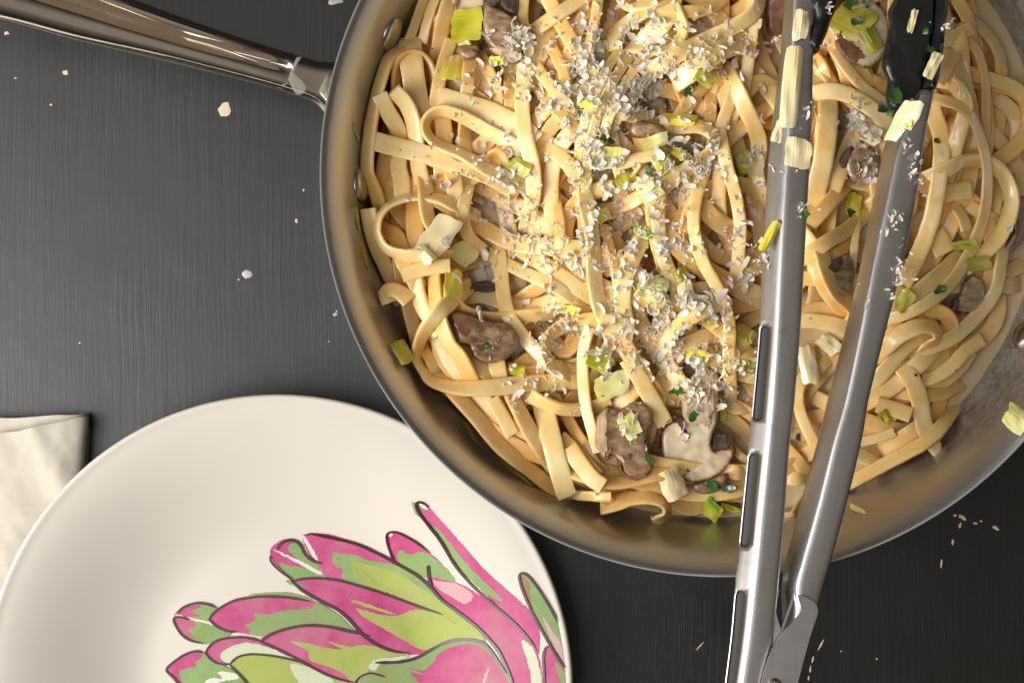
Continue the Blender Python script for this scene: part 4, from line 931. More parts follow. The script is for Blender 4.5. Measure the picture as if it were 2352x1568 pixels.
# ------------------------------------------------------------------ pieces resting on the heap
def rest_plane(A, pct=75, flat=0.6):
    """least-squares plane of the height field under the outline A (n x 2); returns a function and updates nothing"""
    x0, y0 = A.min(0); x1, y1 = A.max(0)
    X, Y = np.meshgrid(np.linspace(x0, x1, 9), np.linspace(y0, y1, 9)); X = X.ravel(); Y = Y.ravel()
    Z = hm(X, Y); mx, my = X.mean(), Y.mean()
    G = np.stack([X - mx, Y - my, np.ones_like(X)], 1); co = np.linalg.lstsq(G, Z, rcond=None)[0]
    a, b = np.clip(co[:2] * flat, -0.6, 0.6)
    off = np.percentile(Z - (a * (X - mx) + b * (Y - my)), pct)
    return lambda x, y: off + a * (x - mx) + b * (y - my)
def raise_hm(A, zf, th):
    x0, y0 = A.min(0); x1, y1 = A.max(0)
    X, Y = np.meshgrid(np.arange(x0, x1, .0008), np.arange(y0, y1, .0008)); X = X.ravel(); Y = Y.ravel()
    B = np.roll(A, -1, 0); ins = np.zeros(len(X), bool)
    for p1, p2 in zip(A, B):
        c = (p1[1] > Y) != (p2[1] > Y)
        with np.errstate(divide='ignore', invalid='ignore'): xi = (p2[0] - p1[0]) * (Y - p1[1]) / (p2[1] - p1[1]) + p1[0]
        ins ^= c & (X < xi)
    X, Y = X[ins], Y[ins]
    if len(X) == 0: return
    jj, ii = hidx(X, Y); np.maximum.at(HM, (jj, ii), np.array([zf(a, b) for a, b in zip(X, Y)]) + th)
def to_world(c, pts, smooth=4, zg=None):
    g = np.array([cv(c, x, y) for x, y in pts])
    sm = catmull(g, smooth, True) if smooth else g
    cx, cy = sm.mean(0); z = .045 if zg is None else zg
    if zg is None:
        for _ in range(2):
            p = P(cx, cy, z); z = float(hm(p.x, p.y)[0])
    return np.array([P(a, b, z)[:2] for a, b in sm])

def mushroom(label, c, parts, thick=.0042, pct=70, lift=0):
    """parts: list of (name, outline, material, rel_height, thickness factor); first is the main slice"""
    A = to_world(c, parts[0][1]); zf0 = rest_plane(A, pct)
    cx, cy = A.mean(0)
    root = empty('mushroom_slice', (cx, cy, zf0(cx, cy)))
    tag(root, label, 'mushroom', 'mushroom slices in the pasta')
    for k, (nm, ol, mt, rel, tf) in enumerate(parts):
        if k and nm in ('gill', 'skin'): rel, tf = (.10, .78) if nm == 'gill' and len(ol) > 7 else (.25, .80)
        W = np.array(to_world(c, ol, 6)); W = W + np.array([tuple(noise.noise_vector(Vector((a * 700, b * 700, k)))[:2]) for a, b in W]) * .00022
        def zf(x, y, rel=rel): 
            return zf0(x, y) + lift + rel * thick + 0.0005 * noise.noise(Vector((x * 260, y * 260, 3)))
        v, f = slab_mesh([tuple(q_) for q_ in W], thick * tf, zf, .0016 if k == 0 else .0007, .0011)
        mt = {'mushroom_flesh': 'mushroom_slice', 'mushroom_brown': 'mushroom_dark'}.get(mt, mt)
        o = mesh_obj(nm, v, f, M[mt], root); edge_attr(o); fix_normals(o)
        if rel >= 0: raise_hm(W, zf, thick * tf * .9)
    return root

mushroom('large pale mushroom slice with thick stem next to the slotted tong arm', 'H', [
    ('cap', [(-130,520),(-120,430),(-60,360),(20,335),(75,330),(60,250),(60,120),(110,30),(200,-40),(300,-40),(325,40),(320,180),(315,330),(270,500),(290,570),(400,550),(440,560),(430,640),(380,720),(280,790),(150,825),(40,800),(-60,730),(-120,640)], 'mushroom_flesh', 0, 1),
    ('skin', [(-140,540),(-128,430),(-70,350),(0,320),(10,345),(-60,380),(-105,450),(-112,560),(-80,660),(-110,655),(-135,600)], 'mushroom_skin', .12, .75),
    ('skin', [(440,540),(455,560),(445,640),(395,725),(290,800),(150,838),(150,815),(280,780),(370,715),(420,640)], 'mushroom_skin', .1, .7),
    ('stem', [(72,335),(58,250),(60,120),(110,30),(200,-40),(300,-40),(325,40),(320,180),(308,330),(270,430),(200,400),(130,420)], 'mushroom_stem', .28, .82),
    ('gill', [(-5,352),(55,338),(90,395),(128,470),(112,510),(70,478),(25,420)], 'mushroom_gill', .55, .6),
    ('gill', [(290,480),(330,440),(400,455),(440,490),(430,550),(370,590),(300,600),(270,570)], 'mushroom_gill', .35, .75)], .0046)
mushroom('brown wrinkled mushroom slice with a square leek piece on it', 'G', [
    ('cap', [(1160,330),(1230,250),(1330,250),(1400,190),(1500,200),(1570,290),(1540,400),(1510,520),(1560,690),(1500,780),(1410,800),(1330,740),(1310,650),(1250,600),(1210,640),(1160,560),(1140,440)], 'mushroom_brown', 0, 1),
    ('skin', [(1150,330),(1230,245),(1260,260),(1250,370),(1240,470),(1250,590),(1210,650),(1170,600),(1135,540),(1145,430)], 'mushroom_flesh', .3, .9),
    ('skin', [(1310,650),(1340,700),(1390,760),(1470,780),(1540,760),(1560,720),(1560,760),(1480,810),(1400,815),(1330,760)], 'mushroom_skin', .25, .8),
    ('gill', [(1370,620),(1420,600),(1450,620),(1430,660),(1390,665)], 'mushroom_gill', .55, .6)], .0045)
mushroom('dark gilled mushroom with cream streaks inside the teardrop loop', 'D', [
    ('cap', [(1190,920),(1230,880),(1320,900),(1400,930),(1500,960),(1620,970),(1700,1060),(1700,1150),(1640,1230),(1540,1270),(1440,1270),(1360,1220),(1330,1140),(1260,1120),(1230,1030)], 'mushroom_brown', 0, 1),
    ('gill', [(1190,915),(1240,885),(1330,910),(1370,960),(1350,1040),(1300,1090),(1240,1040)], 'mushroom_skin', .3, .85),
    ('gill', [(1360,1130),(1420,1110),(1490,1100),(1500,1150),(1440,1190),(1380,1180)], 'mushroom_gill', .45, .7),
    ('cream_streak', [(1390,850),(1420,840),(1440,940),(1450,1000),(1425,1005),(1410,930)], 'cream_smear', .75, .4),
    ('cream_streak', [(1480,1250),(1495,1160),(1560,1080),(1600,1070),(1560,1110),(1520,1180),(1500,1250)], 'cream_smear', .75, .4)], .0048)
mushroom('small dark mushroom bit in the hollow behind the bright strand', 'D', [
    ('cap', [(1330,690),(1390,650),(1480,640),(1530,680),(1520,720),(1440,730),(1380,720),(1320,730)], 'mushroom_gill', 0, 1)], .003)
mushroom('pinkish brown mushroom slice under a yellow leek cube at the top edge', 'A', [
    ('cap', [(1230,0),(1300,-60),(1420,-60),(1500,60),(1620,130),(1740,230),(1780,330),(1750,430),(1690,510),(1600,490),(1520,430),(1460,360),(1430,240),(1400,120),(1300,160),(1210,150)], 'mushroom_brown', 0, 1),
    ('skin', [(1200,110),(1230,0),(1290,-60),(1310,-40),(1250,60),(1230,170),(1200,180)], 'mushroom_skin', .3, .7),
    ('flesh', [(1480,380),(1560,350),(1680,380),(1740,420),(1690,500),(1610,480),(1530,430)], 'mushroom_flesh', .35, .75),
    ('stem', [(1250,0),(1310,-50),(1420,-50),(1450,50),(1360,110),(1290,140),(1230,120)], 'mushroom_flesh', .3, .8),
    ('gill', [(1430,-40),(1560,-40),(1590,40),(1540,90),(1450,80),(1420,30)], 'mushroom_gill', .4, .8)], .0044)
mushroom('dark mushroom piece sunk beside the top edge mushroom', 'A', [
    ('cap', [(1580,-50),(1700,-50),(1720,40),(1690,130),(1620,110),(1560,40)], 'mushroom_gill', 0, 1)], .003)
mushroom('brown mushroom stub peeking under the yellow leek cube', 'A', [
    ('cap', [(1225,390),(1260,360),(1380,360),(1410,400),(1380,460),(1300,475),(1240,440)], 'mushroom_brown', 0, 1),
    ('gill', [(1330,380),(1390,370),(1405,410),(1360,440)], 'mushroom_gill', .3, .8)], .004)
mushroom('dark mushroom slice under cheese at the heap centre', 'B', [
    ('cap', [(620,990),(700,950),(820,980),(920,1040),(1040,1090),(1130,1120),(1160,1180),(1100,1220),(1000,1210),(900,1150),(760,1100),(640,1080)], 'mushroom_brown', 0, 1),
    ('gill', [(930,1090),(1040,1110),(1130,1140),(1140,1200),(1050,1210),(960,1160)], 'mushroom_gill', .3, .85)], .004)
mushroom('mushroom slice with olive leek on it between the tong arms at the top', 'C', [
    ('cap', [(560,420),(520,340),(480,280),(520,120),(620,30),(740,20),(830,90),(880,200),(880,330),(850,430),(780,520),(690,550),(600,500)], 'mushroom_flesh', 0, 1),
    ('gill', [(480,320),(560,300),(640,340),(720,420),(700,480),(600,490),(530,420)], 'mushroom_skin', .35, .8)], .0044)
mushroom('dark red mushroom edge tucked beside the slotted tong arm at the top', 'B', [
    ('cap', [(1690,20),(1760,-40),(1850,-40),(1860,150),(1800,270),(1720,260),(1690,150)], 'mushroom_skin', 0, 1)], .004)
mushroom('mushroom piece dusted with cheese midway between the tong arms', 'C', [
    ('cap', [(560,1200),(650,1160),(740,1190),(790,1280),(760,1400),(690,1460),(600,1450),(540,1380),(520,1290)], 'mushroom_brown', 0, 1),
    ('gill', [(520,1260),(570,1170),(620,1150),(600,1250),(550,1330)], 'mushroom_gill', .3, .8)], .004)
mushroom('dark mushroom deep in the gap between the tong arms', 'F', [
    ('cap', [(400,540),(470,470),(560,430),(620,520),(610,640),(580,750),(470,720),(430,640)], 'mushroom_brown', 0, 1),
    ('gill', [(400,540),(470,470),(550,440),(540,540),(470,600),(430,640)], 'mushroom_gill', .3, .8)], .004, 45)
mushroom('small round mushroom cap under the bright bow near the wall rivet', 'F', [
    ('cap', [(1330,870),(1400,760),(1430,660),(1490,600),(1560,610),(1610,680),(1610,780),(1560,860),(1480,895),(1400,880)], 'mushroom_brown', 0, 1),
    ('skin', [(1500,595),(1570,610),(1620,690),(1615,790),(1560,870),(1480,905),(1480,885),(1550,840),(1590,770),(1590,690),(1550,635)], 'mushroom_skin', .2, .8),
    ('gill', [(1400,780),(1440,760),(1470,800),(1460,870),(1410,870)], 'mushroom_gill', .3, .8)], .0042, 60)
mushroom('browned mushroom edge standing against the stained wall', 'F', [
    ('cap', [(1790,40),(1880,-20),(1960,0),(1980,200),(1930,330),(1840,410),(1760,440),(1740,400),(1830,300),(1840,150)], 'mushroom_skin', 0, 1),
    ('flesh', [(1830,330),(1900,240),(1920,290),(1850,390),(1780,430)], 'mushroom_flesh', .3, .8)], .005, 60)
mushroom('dark mushroom rim peeking below the large pale slice', 'H', [
    ('cap', [(120,850),(200,830),(300,790),(390,760),(400,840),(330,900),(240,925),(160,910)], 'mushroom_brown', 0, 1),
    ('gill', [(210,850),(280,830),(340,850),(300,890),(240,890)], 'mushroom_gill', .35, .8)], .0036, 50)
mushroom('slim brown mushroom strip beside the green leek by the slotted arm', 'H', [
    ('cap', [(310,930),(380,940),(470,990),(510,1020),(505,1060),(440,1040),(360,1000)], 'mushroom_brown', 0, 1)], .003, 50)

# ------------------------------------------------------------------ leek pieces: bent ribbed patches of leaf
def leek(label, c, x, y, lx, ly, ang, mat, bend=0.3, lift=0.0, zfix=None, tilt=(0, 0), fold=0.0, group='leek pieces in the pasta', taper=1.0, pct=86):
    """lx, ly in the grid of the crop; ang in degrees (length direction), bend = camber of the leaf across its width"""
    k = 1.0 if c == '.' else K
    gxp, gyp = cv(c, x, y); z = .048 if zfix is None else zfix
    if zfix is None:
        for _ in range(2): p = P(gxp, gyp, z); z = float(hm(p.x, p.y)[0])
    s = MPX * (HC - z) / (HC - ZR)
    p0 = P(gxp, gyp, z); a = -math.radians(ang); L_, W_ = lx * k * s, ly * k * s
    ca, sa = math.cos(a), math.sin(a)
    box = np.array([(p0.x + (u * L_ * ca - v * W_ * sa) / 2, p0.y + (u * L_ * sa + v * W_ * ca) / 2) for u, v in ((-1, -1), (1, -1), (1, 1), (-1, 1))])
    if zfix is None:
        zf = rest_plane(box, pct)
    else: zf = lambda xx, yy: zfix + tilt[0] * (xx - p0.x) + tilt[1] * (yy - p0.y)
    NU, NV = 10, 12; verts, faces = [], []; th = 0.0006; sd = (gxp * 7.3 + gyp * 3.1) % 97
    for side in (1, -1):
        for i in range(NU + 1):
            u = 2 * i / NU - 1
            for j in range(NV + 1):
                v = 2 * j / NV - 1
                tp = 1 + (taper - 1) * (u + 1) / 2
                ju = (1 + min(.16, .0012 / max(L_, .001)) * 1.3 * noise.noise(Vector((v * 1.6, sd, 1))) + .015 * noise.noise(Vector((v * 6, sd, 2)))); jv = (1 + .14 * noise.noise(Vector((u * 1.6, sd, 4)))) * tp; ju *= 1 - .06 * abs(v) ** 5; jv *= 1 - .08 * abs(u) ** 5
                lxx, lyy = u * L_ / 2 * ju + v * W_ * .10 * math.sin(sd), v * W_ / 2 * jv
                hgt = bend * W_ * 0.5 * (1 - v * v) + 0.00013 * math.cos(v * 21) + fold * L_ * 0.5 * max(0, u) ** 2 + 0.0009 * noise.noise(Vector((u * 1.2, v * 1.2, sd)))
                wx, wy = p0.x + lxx * ca - lyy * sa, p0.y + lxx * sa + lyy * ca
                verts.append((wx, wy, zf(wx, wy) + lift + 0.0004 + hgt + (th / 2 if side > 0 else -th / 2)))
    m = (NU + 1) * (NV + 1)
    for i in range(NU):
        for j in range(NV):
            q0 = i * (NV + 1) + j; faces.append((q0, q0 + NV + 1, q0 + NV + 2, q0 + 1)); faces.append((m + q0, m + q0 + 1, m + q0 + NV + 2, m + q0 + NV + 1))
    edge = [j for j in range(NV + 1)] + [i * (NV + 1) + NV for i in range(1, NU + 1)] + [NU * (NV + 1) + j for j in range(NV - 1, -1, -1)] + [i * (NV + 1) for i in range(NU - 1, 0, -1)]
    for a0, b0 in zip(edge, edge[1:] + edge[:1]): faces.append((a0, b0, m + b0, m + a0))
    R = Matrix.Rotation(-a, 4, 'Z')
    org = Vector((p0.x, p0.y, zf(p0.x, p0.y) + lift))
    vv = [R @ (Vector(q_) - org) for q_ in verts]
    o = mesh_obj('leek_piece', vv, faces, M[mat]); o.location = org; o.rotation_euler = (0, 0, a)
    fix_normals(o)
    if zfix is None: raise_hm(box, lambda xx, yy: zf(xx, yy) + lift, .0012 + max(0, bend) * W_ * .35)
    tag(o, label, 'leek', group)
    return o
LK = [
 ('bright yellow-green leek square on the top edge mushroom','A',1315,245,240,230,-8,'leek_lime',.15),
 ('yellow leek piece browned at one corner near the handle side','A',1205,570,190,165,100,'leek_orange',.15),
 ('thin yellow leek sliver under the top edge mushroom','A',1540,520,110,60,10,'leek_lime',.1),
 ('olive leek piece in the hollow by the hairpin fold','A',1720,1340,170,120,30,'leek_olive',.2),
 ('vivid yellow leek stick with ribs below the white leek','D',1212,668,220,140,92,'leek_yellow',.2),
 ('pale yellow-green leek flap joined to the white leek sheet','D',1285,425,190,170,35,'leek_pale',.2),
 ('large white leek sheet over the thin round loop','D',1110,300,330,210,-55,'leek_white',.12),
 ('folded white leek corner at the tip of the white sheet','D',985,435,170,110,45,'leek_white',.45),
 ('yellow leek stub lying on the near wall below the loop','D',815,1190,190,110,60,'leek_olive',.3),
 ('yellow leek triangle under the teardrop loop beside the mushroom','D',1700,1325,130,90,10,'leek_lime',.1),
 ('deep yellow leek ring piece at the heap centre','B',1000,940,280,110,5,'leek_yellow',.35),
 ('pale cream leek flap in the central leek group','B',810,1140,200,110,-20,'leek_pale',.2),
 ('browned olive leek in the central leek group','B',875,1275,180,150,60,'leek_olive',.2),
 ('dark yellow leek strip beside the smooth hook','B',1030,1215,150,70,25,'leek_olive',.2),
 ('olive green leek under the short cut strand','B',600,1415,160,130,10,'leek_olive',.15),
 ('pale fanned leek below the central leek group','B',775,1480,190,150,50,'leek_pale',.2),
 ('yellow-green leek square near the slotted tong arm','B',1530,1270,150,130,70,'leek_lime',.15),
 ('small yellow leek sliver on the parallel strands','B',310,815,150,70,5,'leek_yellow',.2),
 ('green-yellow leek at the base of the dark parsley near the top','B',1200,640,160,110,30,'leek_olive',.15),
 ('pale green leek sheet under cheese left of centre','B',450,1250,160,260,100,'leek_pale',.12),
 ('yellow leek strip at the left of the bright descending strand','E',390,140,110,150,60,'leek_yellow',.2),
 ('bright green leek snippet at the heap centre','E',710,270,130,75,40,'leek_green',.4),
 ('translucent pale green leek below the bright snippet','E',800,690,230,200,15,'leek_pale',.35),
 ('olive leek behind the bright descending strand','E',1045,610,170,110,70,'leek_olive',.15),
 ('thin yellow leek strip half under cheese lower left of centre','E',130,865,190,70,8,'leek_yellow',.25),
 ('yellow-green leek square with ribs in the lower heap','E',395,1270,200,150,30,'leek_lime',.15),
 ('pale green ribbed leek square above the brown mushroom','E',480,1450,270,180,-20,'leek_pale',.12),
 ('yellow leek piece under cheese above the large mushroom stem','E',1155,1225,180,120,20,'leek_yellow',.2),
 ('small bright yellow leek chip in the lower heap','E',1265,965,90,75,40,'leek_yellow',.2),
 ('olive leek half hidden by the slotted tong arm','E',1515,1060,180,150,30,'leek_olive',.15),
 ('olive leek low beside the slotted tong arm','E',1520,1300,130,110,10,'leek_olive',.1),
 ('torn white leek flap under cheese near the wide flat strand','E',1060,740,200,130,80,'leek_white',.2),
 ('square translucent leek lying on the brown mushroom','G',1410,395,190,150,60,'leek_pale',.05),
 ('white fanned leek tip below the large mushroom slice','G',1730,840,250,190,65,'leek_white',.35),
 ('yellow leek sliver beside the large mushroom stem','H',365,270,160,60,85,'leek_yellow',.3),
 ('yellow-green leek strip at the lower wall by the slotted arm','H',270,1040,170,130,40,'leek_lime',.1),
 ('bright green leek strip on the yellow-green one by the slotted arm','H',290,1010,140,55,45,'leek_green',.3),
 ('thin yellow leek strip ending at the slotted arm','H',430,1040,170,50,20,'leek_yellow',.3),
 ('large olive leek with parsley on the mushroom between the tong arms','C',610,165,290,260,30,'leek_olive',.15),
 ('smaller olive leek below the large one between the tong arms','C',745,325,190,150,60,'leek_olive',.2),
 ('yellow leek with green tip between the tong arms','F',610,45,190,120,100,'leek_yellow',.3),
 ('pale leek strip between the tong arms beside the cheese','C',760,1050,160,140,30,'leek_white',.2),
 ('yellow translucent leek by the small round mushroom','F',1600,500,190,110,-10,'leek_olive',.1),
 ('olive leek tucked beside the plain tong arm','F',1010,790,160,120,-50,'leek_olive',.15),
 ('yellow leek sliver under the bow near the wall','F',1500,350,180,70,-10,'leek_olive',.1),
 ('crumpled white leek lower between the tong arms','F',260,1290,300,140,80,'leek_white',.3),
 ('ragged white leek beside the plain tong arm','F',430,1130,180,130,40,'leek_white',.2),
 ('small yellow leek beneath the flat cut end at lower right','H',1640,330,120,80,50,'leek_olive',.1),
]
for t in LK: leek(*t)
# bits of leek stuck to the wall
def wall_leek(label, c, x, y, lx, ly, ang, mat):
    gxp, gyp = cv(c, x, y); z = .03
    for _ in range(25):
        p = P(gxp, gyp, z); r = math.hypot(p.x - PCX, p.y - PCY); z = 0.5 * z + 0.5 * min(max(z_wall(min(r, .1525)), .006), .0645)
    p = P(gxp, gyp, z); r = math.hypot(p.x - PCX, p.y - PCY); e = .002
    sl = (z_wall(r + e) - z_wall(r - e)) / (2 * e); sl = min(sl, 2.2); ux, uy = (p.x - PCX) / r, (p.y - PCY) / r
    return leek(label, c, x, y, lx * 1.15, ly * .7, ang, 'leek_olive' if mat == 'leek_yellow' else mat, .1, .0001, z + .0004, (sl * ux, sl * uy), group='leek bits stuck to the pan wall', taper=.45)
wall_leek('yellow-green leek shred stuck to the lower near wall','G',530,770,300,90,40,'leek_olive')
wall_leek('small yellow leek shred stuck to the near wall above the other','G',190,490,260,60,55,'leek_olive')
wall_leek('yellow leek fleck on the wall level with the thin round loop','D',450,140,170,50,80,'leek_yellow')
wall_leek('yellow leek fleck on the wall below the thin round loop','D',505,430,190,45,75,'leek_yellow')
wall_leek('small yellow leek fleck on the wall by the lower rivet of the handle','A',440,1040,110,45,70,'leek_yellow')
wall_leek('yellow leek strip stuck to the stained wall near the top','C',1795,900,250,85,85,'leek_yellow')
wall_leek('narrow yellow leek strip lower on the stained wall','C',1840,1290,260,60,65,'leek_olive')
wall_leek('yellow leek scrap on the wall at the upper corner','C',1630,40,110,60,60,'leek_yellow')
wall_leek('pale leek scrap on the lower wall beyond the tongs','H',1450,1055,110,70,20,'leek_pale')
o = leek('pale yellow leek piece perched on the pan rim','.',2332,962,58,52,40,'leek_pale',.25,0,.0662,(0,0),group='leek bits stuck to the pan wall')

# ------------------------------------------------------------------ parsley
def parsley(label, c, x, y, size, seed, z=None, grp='parsley flecks in the pasta'):
    gxp, gyp = cv(c, x, y); k = 1.0 if c == '.' else K
    ol = blob(gxp, gyp, size * k * .5, size * k * .36, seed * 1.7, 11, .38, seed)
    if z is None:
        zg = .048
        for _ in range(2): pp = P(gxp, gyp, zg); zg = float(hm(pp.x, pp.y)[0])
    else: zg = z
    A = np.array([P(a, b, zg)[:2] for a, b in ol]); c0 = A.mean(0)
    rr = random.Random(seed); ta, tb = rr.uniform(-.5, .5), rr.uniform(-.5, .5)
    def zf(xx, yy): return zg + .0003 + max(-.0015, ta * (xx - c0[0]) + tb * (yy - c0[1]) + 120 * ((xx - c0[0]) ** 2))
    v, f = slab_mesh([tuple(a) for a in A], .0005, zf, .0004, .0008)
    o = mesh_obj('parsley_fleck', v, f, M['parsley'], origin=(c0[0], c0[1], zg)); fix_normals(o)
    tag(o, label, 'parsley', grp)
PS = [('B',1090,650,130,'largest dark parsley leaf near the top of the heap'),('B',1090,715,110,'parsley leaf just below the largest one near the top'),('B',870,830,90,'dark parsley in the hollow above the central leeks'),('B',425,1075,90,'parsley tuft beside the parallel strands'),
 ('B',480,1110,70,'pale parsley bit next to the tuft by the parallel strands'),('B',620,1345,80,'parsley beneath the short cut strand'),('B',780,1350,90,'parsley beside the browned olive leek'),('B',1540,1405,110,'parsley under the yellow-green leek square by the tong arm'),
 ('B',1650,300,70,'parsley beside the dark red mushroom edge'),('B',1605,470,40,'tiny parsley left of the slotted tong arm near the top'),('B',228,885,40,'tiny parsley left of the yellow sliver on the parallel strands'),('B',1900,110,50,'parsley fleck on the cheesy strand near the top edge'),('A',1900,115,90,'parsley smear right of the top edge mushroom'),
 ('E',320,460,100,'slim parsley on the thin bright strand'),('E',625,20,60,'parsley above the bright green leek snippet'),('E',990,1490,110,'parsley on the large mushroom stem'),('H',140,325,100,'parsley leaf on the stem base of the large mushroom slice'),('G',1565,668,70,'parsley at the edge of the large mushroom cap'),('H',90,757,60,'parsley beside the white fanned leek tip'),
 ('H',295,860,110,'parsley on the dark mushroom rim below the large slice'),('H',410,895,100,'parsley between mushroom strip and slotted arm'),('H',960,482,60,'parsley fleck on the dangling strand between the tong arms'),
 ('C',590,40,100,'parsley on the upper side of the large olive leek'),('C',720,40,90,'second parsley on the mushroom rim between the tong arms'),('C',650,170,90,'parsley in the middle of the large olive leek'),('C',530,270,60,'parsley at the lower corner of the large olive leek'),('C',770,695,40,'tiny parsley beside the strand with the blunt tip'),('C',725,728,35,'tiny parsley below the blunt tipped strand'),
 ('C',850,850,120,'parsley leaf half under the plain tong arm'),('C',525,1000,50,'parsley on the broad arching strand between the tong arms'),('C',1270,1108,55,'parsley on the thick bowing strand'),('F',600,95,90,'green parsley tip on the yellow leek between the tong arms'),('F',1110,1370,30,'green speck on the orange-tinted strand'),('F',1300,700,90,'parsley under the longest bright strand'),('D',1475,385,40,'tiny parsley beside the strand over the white leek'),('D',1470,1150,40,'tiny parsley on the dark gilled mushroom')]
for i, (c, x, y, s, lb) in enumerate(PS): parsley(lb, c, x, y, s, i)

# ------------------------------------------------------------------ tongs
tongs = empty('kitchen_tongs', P(1740, 1500, 0.066))
tag(tongs, 'steel kitchen tongs with black silicone tips lying across the pan', 'tongs')
LEFT = [(-260, 1812, 1838, 1880), (0, 1798, 1824, 1874), (150, 1786, 1817, 1869), (300, 1766, 1810, 1866), (459, 1753, 1801, 1857), (623, 1744, 1791, 1848), (750, 1738, 1785, 1841), (919, 1723, 1774, 1827), (1041, 1711, 1763, 1814), (1184, 1697, 1748, 1804), (1320, 1684, 1735, 1792), (1453, 1673, 1720, 1780), (1568, 1659, 1703, 1768), (1760, 1634, 1676, 1742)]
RIGHT = [(206, 2108, 2118, 2147), (250, 2076, 2100, 2139), (293, 2044, 2082, 2130), (345, 2024, 2062, 2122), (459, 2000, 2038, 2106), (623, 1968, 2003, 2071), (782, 1930, 1973, 2031), (919, 1895, 1944, 1997), (1008, 1873, 1918, 1982), (1154, 1833, 1882, 1947), (1286, 1799, 1845, 1911), (1345, 1790, 1830, 1894), (1400, 1791, 1831, 1879), (1450, 1794, 1815, 1866), (1500, 1790, 1803, 1852), (1568, 1774, 1786, 1831), (1760, 1722, 1734, 1782)]
def arm_z(y, right):
    return float(np.interp(y, [-260, 200, 700, 1300, 1760], [.072, .074, .079, .0835, .0835])) + (0.0006 if right else 0)
def arm(name, lines, right, slots, label=None):
    dz = .0125 if right else .0088
    a = np.array(lines, float); cr = catmull(a, 10)
    ys = cr[:, 0]; y0, y1 = a[0, 0], a[-1, 0]
    def at(y, w):
        l, rg, rt = [float(np.interp(y, ys, cr[:, k])) for k in (1, 2, 3)]
        z = arm_z(y, right)
        def pos(w):
            if w <= 0: q_ = P(l + (rt - l) * -w, y, z - dz); return q_
            if w <= 1: return P(l + (rg - l) * w, y, z - dz * (1 - w))
            if w <= 2: return P(rg + (rt - rg) * (w - 1), y, z - .0006 * (w - 1))
            q_ = P(rt, y, z - .0006); q_.z -= .0082 * (w - 2) / .6; q_.x += .0008 * (w - 2); return q_
        d = 0.15
        return (pos(max(-1, w - d)) + pos(w) * 2 + pos(min(2.6, w + d))) / 4
    S = 900.0   # unroll: w scaled so that the triangulation is well shaped
    cols = [-1, -.6, -.25, -.1, 0, .08, .2, .4, .6, .8, .9, .95, 1, 1.05, 1.1, 1.25, 1.5, 1.75, 1.9, 1.95, 2, 2.05, 2.1, 2.3, 2.6]
    rows = np.arange(y0, y1 + 1, 14.0)
    pts, edges, holes = [], [], []
    def slot_outline(sa, sb, wa, wb):
        c = (wa + wb) / 2; hr = (wb - wa) / 2; rr = hr * 52; o = []
        for k in range(13):
            t = math.pi * k / 12; o.append((c - hr * math.cos(t), sa + rr - rr * math.sin(t)))
        n_ = max(2, int((sb - sa) / 16))
        for k in range(1, n_): o.append((wb, sa + rr + (sb - sa - 2 * rr) * k / n_))
        for k in range(13):
            t = math.pi * k / 12; o.append((c + hr * math.cos(t), sb - rr + rr * math.sin(t)))
        for k in range(n_ - 1, 0, -1): o.append((wa, sa + rr + (sb - sa - 2 * rr) * k / n_))
        return o
    for s_ in slots:
        o = slot_outline(*s_); b = len(pts); pts += [Vector((w * 52, y)) for w, y in o]; edges += [(b + k, b + (k + 1) % len(o)) for k in range(len(o))]; holes.append(o)
    def in_hole(w, y, pad=0):
        for s_ in slots:
            if s_[2] - pad < w < s_[3] + pad and s_[0] - pad * 52 < y < s_[1] + pad * 52: return True
        return False
    def in_poly(w, y, o):
        r_ = False
        for (x1, q1), (x2, q2) in zip(o, o[1:] + o[:1]):
            if (q1 > y) != (q2 > y) and w < (x2 - x1) * (y - q1) / (q2 - q1) + x1: r_ = not r_
        return r_
    for y in rows:
        for w in cols:
            if not in_hole(w, y, .03): pts.append(Vector((w * 52, y)))
    vo, eo, fo, *_ = delaunay_2d_cdt(pts, edges, [], 0, 1e-5)
    faces = []
    for f in fo:
        cx = sum(vo[k].x for k in f) / 3 / 52; cy = sum(vo[k].y for k in f) / 3
        if not any(in_poly(cx, cy, o) for o in holes): faces.append(tuple(f))
    verts = [at(v.y, v.x / 52) for v in vo]
    o = mesh_obj(name, verts, faces, M['tong_steel'], tongs)
    fix_normals(o)
    if sum(p.normal.z for p in o.data.polygons) < 0: o.data.flip_normals()
    md = o.modifiers.new('thickness', 'SOLIDIFY'); md.thickness = .0009; md.offset = -1; o.data.materials.append(M['tong_steel_shaded']); md.material_offset = 1
    return o
la = arm('slotted_arm', LEFT, False, [(748, 967, .14, .66), (1041, 1256, .14, .66), (1356, 1600, .14, .66)])
ra = arm('plain_arm', RIGHT, True, [])
def flat_slab(name, ol, z, th, mat, parent, smooth=5, rnd=.0012, bulge=0.0, tilt=(0, 0), grid=.0015):
    sm = catmull(ol, smooth, True) if smooth else ol
    A = [tuple(P(a, b, z)[:2]) for a, b in sm]; c = np.mean(A, 0)
    def zf(x, y): return z + tilt[0] * (x - c[0]) + tilt[1] * (y - c[1]) + bulge * noise.noise(Vector((x * 170, y * 170, 7)))
    v, f = slab_mesh(A, th, zf, rnd, grid)
    o = mesh_obj(name, v, f, M[mat], parent, smooth=(mat == 'silicone')); fix_normals(o); return o
flat_slab('pivot_tab', [(1832,1366),(1839,1398),(1817,1430),(1794,1455),(1772,1491),(1759,1525),(1748,1568),(1735,1640),(1745,1668),(1790,1668),(1812,1640),(1831,1568),(1860,1460),(1878,1400),(1860,1375)], .0842, .0009, 'tong_steel', ra, 3, 0)
